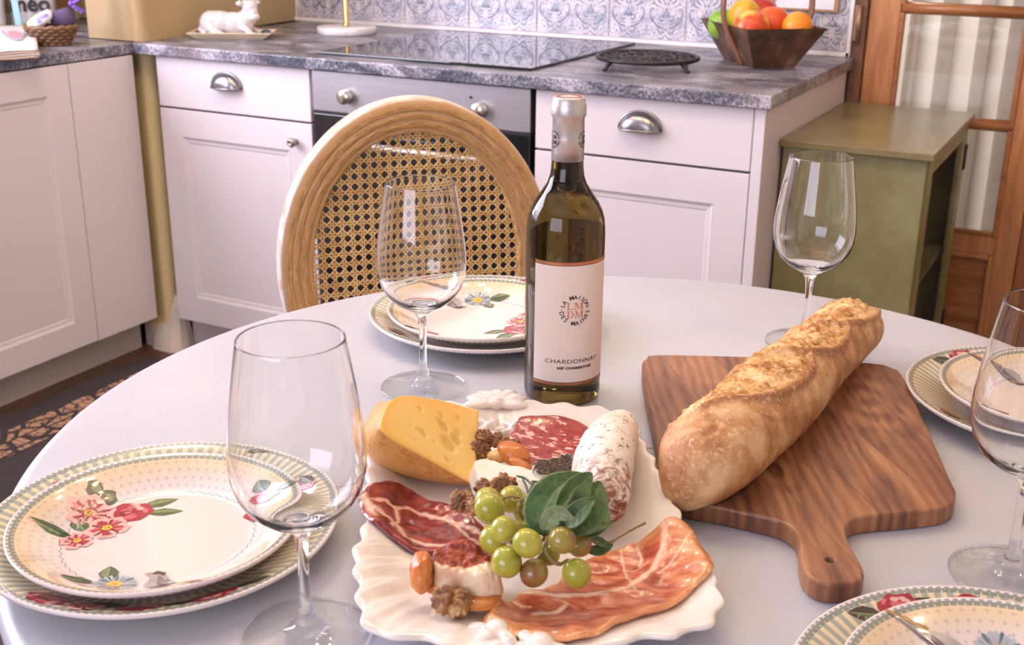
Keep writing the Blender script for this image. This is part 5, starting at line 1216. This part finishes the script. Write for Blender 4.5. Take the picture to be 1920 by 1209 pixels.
def proc(a,b,t):
    v=0
    for L,w_ in ((G1,.0024),(G2,.0010),(G3,.0012),(G4,.0009),(G5,.0018),(G6,.001),(G7,.0007),(G8,.0011)): 
        ww=w_*(1+.5*nz(a*120,b*120,6)); v=max(v,1-sst(.4,1.3,dline((a,b),L)/ww))
    o=sst(.70,1.0,t)*.8+.35*nz(a*35,b*35,8); return (v*.85,.5+.5*fbm(a*60+b*25,b*110,5,1,4),max(0,min(1,o)),1)
def proz(a,b,t):
    r_=exp(-(dline((a,b),G1)/.012)**2); return PZ(a,b)+.0030+.0058*r_+.004*sst(.5,1,t)*(.5+.5*nz(a*50,b*50,7))+.0022*nz(a*60+b*30,b*90,3)+.0016
m=Mat('prosciutto'); at=m.attr(); n=m.noise(70,5,.6,m.mapped((1,5,1),(0,0,.35)),.4); c=m.ramp(at[1]*.55+n*.45,[(.3,(.30,.045,.025)),(.48,(.50,.115,.055)),(.66,(.66,.24,.12))]); c=m.mix(at[2]*.75,c,(.78,.40,.16)); c=m.mix(at[0],c,(.84,.58,.40)); m.bump(n,.2,.0008); M_pro=m.set(c,.24,sss=.2,sscale=.008,coat=.3)
slab('prosciutto_slice',proP,proz,lambda a,b,t:PZ(a,b)+.0006+(0 if t<.9 else .0),M_pro,44,260,proc,label='broad translucent slice of orange-red prosciutto draped over the platter\'s right front corner',cat='ham')
m=Mat('salami'); dv=m.nt.nodes.new('ShaderNodeVectorMath'); dv.operation='ADD'; nn_=m.noise(38,3,.6,color=True); sc_=m.nt.nodes.new('ShaderNodeVectorMath'); sc_.operation='SCALE'; sc_.inputs[3].default_value=.022; m.nt.links.new(nn_.k,sc_.inputs[0]); m.nt.links.new(m.mapped((1,1.7,.3),(0,0,.25)),dv.inputs[0]); m.nt.links.new(sc_.outputs[0],dv.inputs[1])
v1=m.voro(105,dv.outputs[0]); rndn=m.noise(70,3,.6,dv.outputs[0]); n=m.noise(200,3); fat=(v1.lt(.44)*rndn.ss(.49,.55)).max(rndn.ss(.60,.64)*.8)
c=m.mix(n.ss(.35,.65),(.24,.022,.022),(.38,.05,.038)); c=m.mix(fat*.9,c,(.78,.50,.38)); c=m.mix(m.voro(55).lt(.055)*.9,c,(.10,.055,.03)); m.bump(n,.3,.0007); M_sal=m.set(c,.3,sss=.15,sscale=.005,coat=.2)
sal=[(0.0047,0.9872),(0.0071,0.9958),(0.0115,0.9984),(0.035,0.9977),(0.0592,0.991),(0.0766,0.9734),(0.0818,0.9653),(0.082,0.9538),(0.0782,0.9379),(0.0575,0.9015),(0.0462,0.8972),(0.0194,0.9087),(0.0001,0.9389),(-0.0066,0.9554),(-0.0039,0.9672),(0.0018,0.9832)]
for k,l in ((0,'lowest slice of the squarish marbled salami stack at the platter\'s far edge'),(1,'middle slice of the squarish marbled salami stack at the platter\'s far edge'),(2,'top slice of squarish red salami flecked with white fat, by the bottle foot')):
    off=((.004,-.003),(.002,-.0015),(0,0))[k]
    s_=slab('salami_slice',[(p[0]+off[0],p[1]+off[1]) for p in sal],lambda a,b,t,k=k:PZ(a,b)+.0052+.0033*k+.0008*nz(a*40,b*40,k)+.0010*sst(.6,1,t)*nz(a*30,b*30,k+5),lambda a,b,t,k=k:PZ(a,b)+.0021+.0033*k+.0008*nz(a*40,b*40,k)+.0010*sst(.6,1,t)*nz(a*30,b*30,k+5),M_sal,14,120,label=l,cat='salami',group='squarish salami slices')
# dry sausage
m=Mat('mould_casing'); at=m.attr(); f=m.noise(110,5,.7,m.mapped((1,1,1)),.8); g=m.noise(26,3); v1=m.voro(120,m.mapped((1.5,.6,1),(0,0,.5)))
c=m.mix(g.ss(.4,.7)*.5,(.84,.77,.70),(.70,.52,.34)); c=m.mix(((f.ss(.57,.63)+v1.lt(.20)*f.ss(.45,.52)*.9).clamp()*.85),c,(.17,.085,.04)); c=m.mix((at[0]*f.ss(.38,.60)),c,(.24,.07,.035)); m.bump(f,.5,.0015); M_sau=m.set(c,.6)
sp=[(0.1037,0.9807,0.776),(0.0992,0.9636,0.778),(0.09,0.9315,0.78),(0.0794,0.8889,0.782),(0.0733,0.8504,0.782),(0.0728,0.8184,0.78),(0.076,0.7986,0.777)]; srad=[.004,.0135,.0205,.0240,.0240,.0205,.012]
sz=[.7790,.782,.7855,.789,.789,.786,.780]
Q=catmull([(a,b,z+.0,r) for (a,b,_),z,r in zip(sp,sz,srad)],90,False); mb=MB(); pts=[W(q[0],q[1],q[2]) for q in Q]; rads=[max(.001,q[3]*(1 if 2<i<87 else (.75 if i in(1,2,87,88) else .3))) for i,q in enumerate(Q)]
mb.tube(pts,rads,56,flat=1.0); vv=mb.v
n_=56; out=[];cols=[]
for idx,v in enumerate(vv):
    i=idx//n_; c=pts[i]; d=Vector(v)-c; k=1+.05*nz(v[0]*70,v[1]*70,v[2]*70)+.03*nz(v[0]*200,v[1]*200,v[2]*200); out.append(tuple(c+d*k)); u=i/89; cols.append((max(sst(.60,.95,u),.9*sst(.10,.0,u)),0,0,1))
mb.v=out; mb.col=cols; tag(mb.build('dry_sausage',M_sau),'stubby dry sausage with white mouldy casing, right side of the platter behind the sage','sausage')
# soft cheeses
def block(name,out,zt,mats,label,cat='cheese',lum=.0006,sc=60,col=None,rings=26,n=140,edge=.86,**k):
    return slab(name,[(p[0],p[1]) for p in out],lambda a,b,t:(zt(a,b) if callable(zt) else zt)+lum*fbm(a*sc,b*sc,1,1,4)*2,lambda a,b,t:PZ(a,b)+.0005,mats,rings,n,col,edge=edge,label=label,cat=cat)
M_bri=simple('white_rind_cheese',(.86,.79,.70),.55,30,.05,.35,sss=.2,sscale=.01)
block('white_cheese_wedge',[(-0.0343,0.8861),(-0.0255,0.8902),(-0.012,0.8816),(0.0078,0.8723),(0.0273,0.8632),(0.045,0.8497),(0.0495,0.8266),(0.0387,0.8128),(0.0223,0.821),(0.0035,0.8275),(-0.0133,0.8341),(-0.0272,0.8455),(-0.0315,0.8581)],.7855,M_bri,'white soft cheese wedge with pale bloomy rind in the middle of the platter')
m=Mat('herb_crust'); at=m.attr(); f=m.noise(420,4,.7,m.mapped((1,2.2,1),(0,0,.6)),.6); c=m.mix(f.ss(.48,.60),(.022,.013,.008),(.22,.13,.06)); c=m.mix(at[0],c,m.mix(f.ss(.60,.66)*.8,(.84,.76,.66),(.08,.06,.03))); m.bump(f,.8,.002); M_hrb=m.set(c,.7)
hp_=[(0.0151,0.8683),(0.0222,0.8782),(0.0364,0.8825),(0.0509,0.8919),(0.0581,0.8771),(0.0561,0.8522),(0.0472,0.844),(0.0311,0.8436),(0.0192,0.8497)]
hc=(sum(p[0] for p in hp_)/9,sum(p[1] for p in hp_)/9)
block('herb_cheese',hp_,.7895,M_hrb,'small white cheese crusted with dark dried herbs, between salami and sausage',col=lambda a,b,t:(max(sst(.78,.94,t+.14*nz(a*300,b*300,1)),sst(.010,.014,a-hc[0]-.002)*.7),0,0,1),lum=.0008,sc=250)
m=Mat('tomato_cheese'); at=m.attr(); f=m.noise(150,5,.7); n=m.noise(60,4); c=m.mix(n.ss(.4,.6),(.80,.62,.42),(.68,.40,.22)); red=m.mix(f.ss(.4,.62),(.22,.018,.008),(.42,.07,.02)); c=m.mix((at[0]*1.5+n*.9-.85).ss(.0,.22),c,red); m.bump(f*.6+n*.4,.9,.003); M_tom=m.set(c,.38,sss=.1,sscale=.006)
tp=[(-0.0566,0.72),(-0.0542,0.7343),(-0.0461,0.7454),(-0.0349,0.7495),(-0.0231,0.7424),(-0.0133,0.7278),(-0.0064,0.7142),(-0.004,0.7029),(-0.0108,0.6973),(-0.0187,0.6942),(-0.03,0.6961),(-0.0427,0.7018),(-0.0524,0.7071)]
tc_=[(-0.033,0.7335)][0]
block('tomato_cheese',tp,lambda a,b:.7905+.0015*nz(a*100,b*100,4),M_tom,'round fresh cheese topped with dark red tomato paste, beside the grapes',lum=.0022,sc=90,col=lambda a,b,t:(1-sst(.5,1.15,sqrt(((a-tc_[0])/.030)**2+((b-tc_[1])/.030)**2)),0,0,1))
# ------------------------------------------------------------------ grapes
m=Mat('grape_skin'); n=m.noise(14,3); f=m.noise(160,3); X,Yv,Z=m.xyz()
M_gp1=m.set(m.mix(n.ss(.35,.65),(.34,.34,.035),(.47,.43,.07)),.16,sss=.5,sscale=.012,coat=.3,crough=.12); m.b.inputs['Subsurface Radius'].default_value=(.8,.9,.2); m.bump(f,.04,.0003)
m=Mat('ripe_grape_skin'); n=m.noise(22,4); M_gp2=m.set(m.mix(n.ss(.4,.6),(.32,.27,.05),(.25,.12,.04)),.18,sss=.4,sscale=.012,coat=.3,crough=.12)
gb=empty('grape_bunch',W(.012,.735,TZ+.0063),-YAW,'bunch of pale green grapes in the middle of the platter','grapes')
GR=[(-0.0146,0.7509,0.812),(-0.0044,0.7214,0.812),(0.012,0.703,0.812),(0.0357,0.7077,0.812),(-0.0019,0.7053,0.796),(0.0168,0.7044,0.788),(0.0458,0.701,0.79),(-0.0168,0.7815,0.802),(0.0014,0.7836,0.802),(0.0193,0.7699,0.806),(-0.0115,0.731,0.798),(0.0046,0.7472,0.794),(0.0177,0.7537,0.797),(0.0488,0.7349,0.793),(0.0114,0.7825,0.792),(0.0278,0.7251,0.79)]
GD=[(29,0),(24.5,0),(27.5,0),(26,1),(29,0),(26.5,1),(28,0),(25,0),(25,0),(24,0),(27,0),(24,0),(22,0),(24,1),(23,0),(20,0)]
gl=[]
for (a,b,z),(rp,kd) in zip(GR,GD):
    dist=(b*.942+(1.221-z)*.336); r=rp*dist/2215; z=max(z,PZ(a,b)+r+.0003); gl.append((a,b,z,r))
    mb=MB(); mb.ell((0,0,0),(r,r,r*1.06),28,20,fn=lambda d:1-.05*exp(-((1-d.z)/.02)))
    o=mb.build('grape',M_gp2 if kd else M_gp1,gb,(a-.012,b-.735,z-TZ-.0063)); o.rotation_euler=(random.uniform(-.9,.9),random.uniform(-.9,.9),random.uniform(0,6))
    if kd: o['label']='browner ripe grape'
M_stem=simple('grape_stem',(.22,.17,.06),.55,90,.25,.4)
mb=MB()
def g_(a,b,z): return (a-.012,b-.735,z-TZ-.0063)
stp=[(0.0399,0.7575,0.806),(0.0342,0.7454,0.804),(0.028,0.7372,0.8),(0.0246,0.7203,0.797),(0.0291,0.7083,0.795),(0.0353,0.7059,0.794)]
def st(pts,r): mb.tube([g_(*p) for p in catmull(pts,14,False)],r,6)
st(stp,.0016); st([(0.0246,0.7203,0.797),(0.0201,0.7146,0.794),(0.0164,0.7109,0.792)],.0011); st([(0.0353,0.7059,0.794),(0.0404,0.7132,0.793),(0.0447,0.7047,0.794)],.0011)
st([(0.0091,0.7475,0.806),(0.0067,0.7459,0.812),(0.0059,0.7479,0.816),(0.0082,0.7565,0.817)],.0011); st([(0.0082,0.7565,0.817),(0.0032,0.7585,0.818),(-0.0044,0.757,0.817),(-0.0082,0.754,0.816)],.0009); st([(0.0059,0.7479,0.816),(0.0109,0.7512,0.816),(0.0159,0.7561,0.816)],.0009); st([(0.0091,0.7475,0.806),(0.0129,0.7447,0.805),(0.0151,0.742,0.804)],.0011)
cen=[(0.0059,0.7493)][0]
mb.tube([g_(cen[0]+.0045*cos(q*.45),cen[1]+.0045*sin(q*.45),.8185+.0003*q) for q in range(16)],.0006,5)
mb.build('stalk',M_stem,gb)
# ------------------------------------------------------------------ sage and rosemary
def leafmesh(name,P,w,mat,par,root,cup=.25,fold=.0,nrm=(0,-.55,.83),n=22,tipw=.5):
    """P: midrib in (a,b,z); broad blade either side"""
    Q=catmull(P,n,False); nr=Vector(nrm).normalized(); vs=[];cols=[]
    for i,q in enumerate(Q):
        a=Vector(Q[max(0,i-1)]); b=Vector(Q[min(n-1,i+1)]); T_=(b-a).normalized(); S_=T_.cross(nr).normalized(); N_=S_.cross(T_)
        u=i/(n-1); hw_=w*(sin(pi*(u*.97+.015)**.72)**.95 if 0<u<1 else .02)
        for side in (0,1):
            for j in range(-8,9):
                v=j/8; off=abs(v)**1.6*cup*hw_+ .0006*sin(u*34+abs(v)*5)*(1-abs(v))*(1 if j else 0) - (.0007 if j==0 else 0)
                p=Vector(q)+S_*(v*hw_)+N_*(off-(0 if side==0 else .0007)); vs.append((p.x-root[0],p.y-root[1],p.z-root[2])); cols.append((1-sst(0,.09,abs(v)),sst(.88,1,abs(v)),side,1))
    K=34; fs=[]
    for i in range(n-1):
        for j in range(16):
            a=i*K+j; fs.append((a,a+1,a+K+1,a+K)); a+=17; fs.append((a,a+K,a+K+1,a+1))
        for j0 in (0,16): a=i*K+j0; b=a+17; fs.append((a,a+K,b+K,b) if j0==0 else (a,b,b+K,a+K))
    for i in (0,n-1):
        for j in range(16): a=i*K+j; fs.append((a,a+17,a+18,a+1) if i==0 else (a,a+1,a+18,a+17))
    mb=MB(); mb.add(vs,fs,True); mb.col=cols; return mb.build(name,mat,par)
m=Mat('sage_leaf'); at=m.attr(); n=m.noise(90,4,.6); vn=m.voro(170,None,'DISTANCE_TO_EDGE'); c=m.mix(n.ss(.35,.65),(.035,.085,.018),(.065,.135,.032)); c=m.mix(vn.lt(.05)*.25,c,(.13,.20,.07)); c=m.mix((at[0]*.55+at[1]*.5).clamp(),c,(.26,.32,.13)); c=m.mix(at[2]*.7,c,(.22,.29,.14)); m.bump(vn,.5,.0009); M_sage=m.set(c,.48)
m=Mat('pale_sage_leaf'); at=m.attr(); n=m.noise(90,4,.6); c=m.mix(n.ss(.35,.65),(.15,.21,.09),(.24,.30,.15)); c=m.mix(at[0]*.5,c,(.5,.54,.36)); m.bump(n,.6,.0009); M_sage2=m.set(c,.6)
SR=(.040,.715,.7565)
sg=empty('sage_sprig',W(*SR[:2],SR[2]),-YAW,'sprig of dark green sage leaves lying over the grapes','herb')
LV=[([(0.0227,0.7139,0.812),(0.0233,0.7207,0.826),(0.0337,0.7332,0.838),(0.0522,0.7476,0.842)],.0150,M_sage,(-.25,-.6,.78)),
([(0.0348,0.7237,0.812),(0.0403,0.725,0.828),(0.0474,0.7335,0.838),(0.0575,0.7494,0.842)],.0120,M_sage,(.5,-.5,.7)),
([(0.0356,0.7243,0.81),(0.0479,0.732,0.818),(0.0583,0.7407,0.826),(0.0643,0.756,0.832)],.0150,M_sage,(.35,-.55,.75)),
([(0.0377,0.7097,0.822),(0.0447,0.7102,0.83),(0.052,0.7142,0.836),(0.0584,0.719,0.838)],.0078,M_sage,(-.2,-.6,.8)),
([(0.0245,0.7029,0.822),(0.0264,0.7007,0.831),(0.0328,0.703,0.835),(0.0436,0.7021,0.83)],.0066,M_sage2,(.1,-.95,.25)),
([(0.0419,0.7305,0.804),(0.0521,0.7332,0.806),(0.0638,0.7402,0.806),(0.0749,0.7504,0.803)],.0070,M_sage,(.1,-.2,1)),
([(0.0487,0.7377,0.8),(0.0582,0.7426,0.808),(0.0643,0.751,0.812),(0.0667,0.7596,0.816)],.0120,M_sage,(.4,-.3,.9))]
for P,w_,mt,nm in LV: leafmesh('leaf',P,w_,mt,sg,SR,nrm=nm)
mb=MB()
def ts(pts,r): mb.tube([(p[0]-SR[0],p[1]-SR[1],p[2]-SR[2]) for p in catmull(pts,14,False)],r,6)
ts([(0.0228,0.7157,0.811),(0.0313,0.7268,0.806),(0.0422,0.7355,0.802),(0.0548,0.7425,0.796),(0.0618,0.7418,0.79),(0.0745,0.7478,0.788)],.0012); ts([(0.0746,0.7493,0.788),(0.0872,0.7616,0.789),(0.0999,0.7718,0.79)],.0010); ts([(0.0253,0.7267,0.806),(0.0231,0.7248,0.802),(0.0202,0.7226,0.799)],.0011)
mb.build('stem',M_stem,sg)
leafmesh('leaf',[(0.0597,0.7458,0.792),(0.0664,0.7419,0.79),(0.0726,0.7425,0.788)],.0035,M_sage,sg,SR); leafmesh('leaf',[(0.0549,0.7396,0.786),(0.0645,0.74,0.785),(0.0747,0.7492,0.785)],.0042,M_sage,sg,SR)
RR=[(0.0118,0.8238)][0]; rs=empty('rosemary_sprig',W(RR[0],RR[1],.7863),-YAW,'few thin dark rosemary needles on the white cheese wedge','herb')
for P in ([(0.0047,0.8472,0.789),(0.0119,0.8408,0.79),(0.018,0.8274,0.79)],[(0.0097,0.8398,0.79),(0.0122,0.8271,0.791),(0.0137,0.8158,0.79)],[(0.0165,0.8363,0.79),(0.0231,0.8327,0.791),(0.029,0.8321,0.79)],[(0.0147,0.8336,0.79),(0.0222,0.8275,0.79),(0.0279,0.8206,0.789)],[(0.0138,0.8177,0.789),(0.0168,0.8273,0.79),(0.019,0.8355,0.79)],[(0.0181,0.8309,0.79),(0.0212,0.822,0.791),(0.0216,0.8187,0.789)]):
    mb=MB(); mb.tube([(p[0]-RR[0],p[1]-RR[1],p[2]-.7863) for p in catmull([q if len(q)>2 else (*q,.79) for q in P],8,False)],[.0005,.0009,.0010,.0010,.0010,.0009,.0008,.0004],6); mb.build('needle',simple('rosemary_green',(.05,.085,.05),.5,60,.2),rs)
# ------------------------------------------------------------------ nuts and dried fruit
m=Mat('walnut_kernel'); n=m.noise(140,4,.65); g=m.noise(45,3); c=m.ramp(n*.5+g*.5,[(.36,(.10,.035,.012)),(.5,(.30,.13,.045)),(.66,(.64,.40,.18))]); m.bump(n,.5,.0012); M_wal=m.set(c,.45,sss=.05,sscale=.004)
def walnut(seed,s):
    mb=MB(); vs=[]
    def fn(d):
        rdg=abs(nz(d.x*2.4+seed,d.y*2.4,d.z*2.4)); r2_=abs(nz(d.x*5+seed,d.y*5,d.z*5+3)); groove=exp(-(d.x/.16)**2)*.28
        return .80+.42*rdg-.16*r2_-groove
    mb.ell((0,0,0),(.0128*s,.0112*s,.0085*s),64,44,fn=fn); return mb.mesh('walnut_half',M_wal)
wm=[walnut(k*7.3,1) for k in range(5)]
for i,((a,b,z),s,rot,l) in enumerate(zip([(-0.039,0.6866,0.776),(-0.0366,0.8167,0.782),(-0.0258,0.8009,0.786),(-0.0175,0.8327,0.784),(-0.0037,0.8382,0.786),(-0.023,0.931,0.782),(-0.0263,0.918,0.778),(-0.0091,0.927,0.781),(0.0011,0.9187,0.78)],(1.15,.95,.9,.95,.85,1.05,.95,.85,.8),[(.5,.2,.4),(1.2,.3,1),(.2,.9,2),(.7,.1,.3),(1.1,.5,.6),(.3,.5,2.2),(.9,.2,1.4),(.2,.3,.1),(.5,.8,2.7)],
    ('walnut half in front of the tomato cheese at the platter\'s near left','walnut half touching the inner end of the dark ham slice','walnut half between the dark ham and the green grapes','walnut half on the near edge of the white cheese wedge','walnut half just above the top grapes, on the white cheese','pale walnut half beside the yellow cheese\'s far right edge','walnut half next to the white cheese wedge\'s far tip','small dark walnut piece touching the salami\'s left edge','dark reddish walnut piece between the salami and the large apricot'))):
    o=link('walnut_half',wm[i%5],None,W(a,b,max(z,PZ(a,b)+.0062*s))); o.rotation_euler=rot; o.scale=(s,s,s); tag(o,l,'walnut','walnut halves on the platter')
m=Mat('dried_apricot'); n=m.noise(35,4,.6); f=m.noise(160,3); c=m.mix(n.ss(.35,.65),(.50,.13,.018),(.62,.23,.045)); m.bump(f*.4+n*.6,.45,.002); M_apr=m.set(c,.30,sss=.3,sscale=.008,coat=.2)
M_apr2=skin('almond_skin',(.80,.52,.22),(.72,.42,.15),8,.4)
for i,((a,b,z),rx,ry,rz,rot,l,mt) in enumerate(zip([(-0.0608,0.7107,0.784),(-0.0455,0.7112,0.772),(-0.0224,0.6959,0.771),(0.0025,0.9001,0.783),(0.0092,0.8774,0.781),(-0.0105,0.9019,0.779)],(.0085,.0195,.0185,.0165,.0140,.0095),(.016,.0085,.0110,.0115,.0065,.0065),(.0125,.006,.0048,.0085,.006,.005),[(.35,0,.05),(0,.1,-.20),(0,0,.1),(0,.25,-.55),(0,.3,-.70),(0,0,-.3)],
    ('plump dried apricot standing at the left of the tomato cheese','long dried apricot lying between the walnut and the tomato cheese','flat red-orange dried apricot under the prosciutto\'s left tip','largest dried apricot, right below the salami stack','narrow dried apricot between the white and herb cheeses','pale blanched almond beside the large apricot'),(M_apr,)*5+(M_apr2,))):
    mb=MB(); mb.ell((0,0,0),(rx,ry,rz),32,22,fn=(lambda d,i=i:1+.10*nz(d.x*2+i,d.y*2,d.z*2)+.05*nz(d.x*6,d.y*6+i,d.z*6)-.10*exp(-((d.z-.2*d.x)/.18)**2)*(1 if i<5 else 0)))
    o=mb.build('almond' if i==5 else 'dried_apricot',mt,None,W(a,b,max(z,PZ(a,b)+rz*.9))); o.rotation_euler=(rot[0],rot[1],rot[2]-YAW); tag(o,l,'nut' if i==5 else 'dried fruit',None if i==5 else 'dried apricots on the platter')
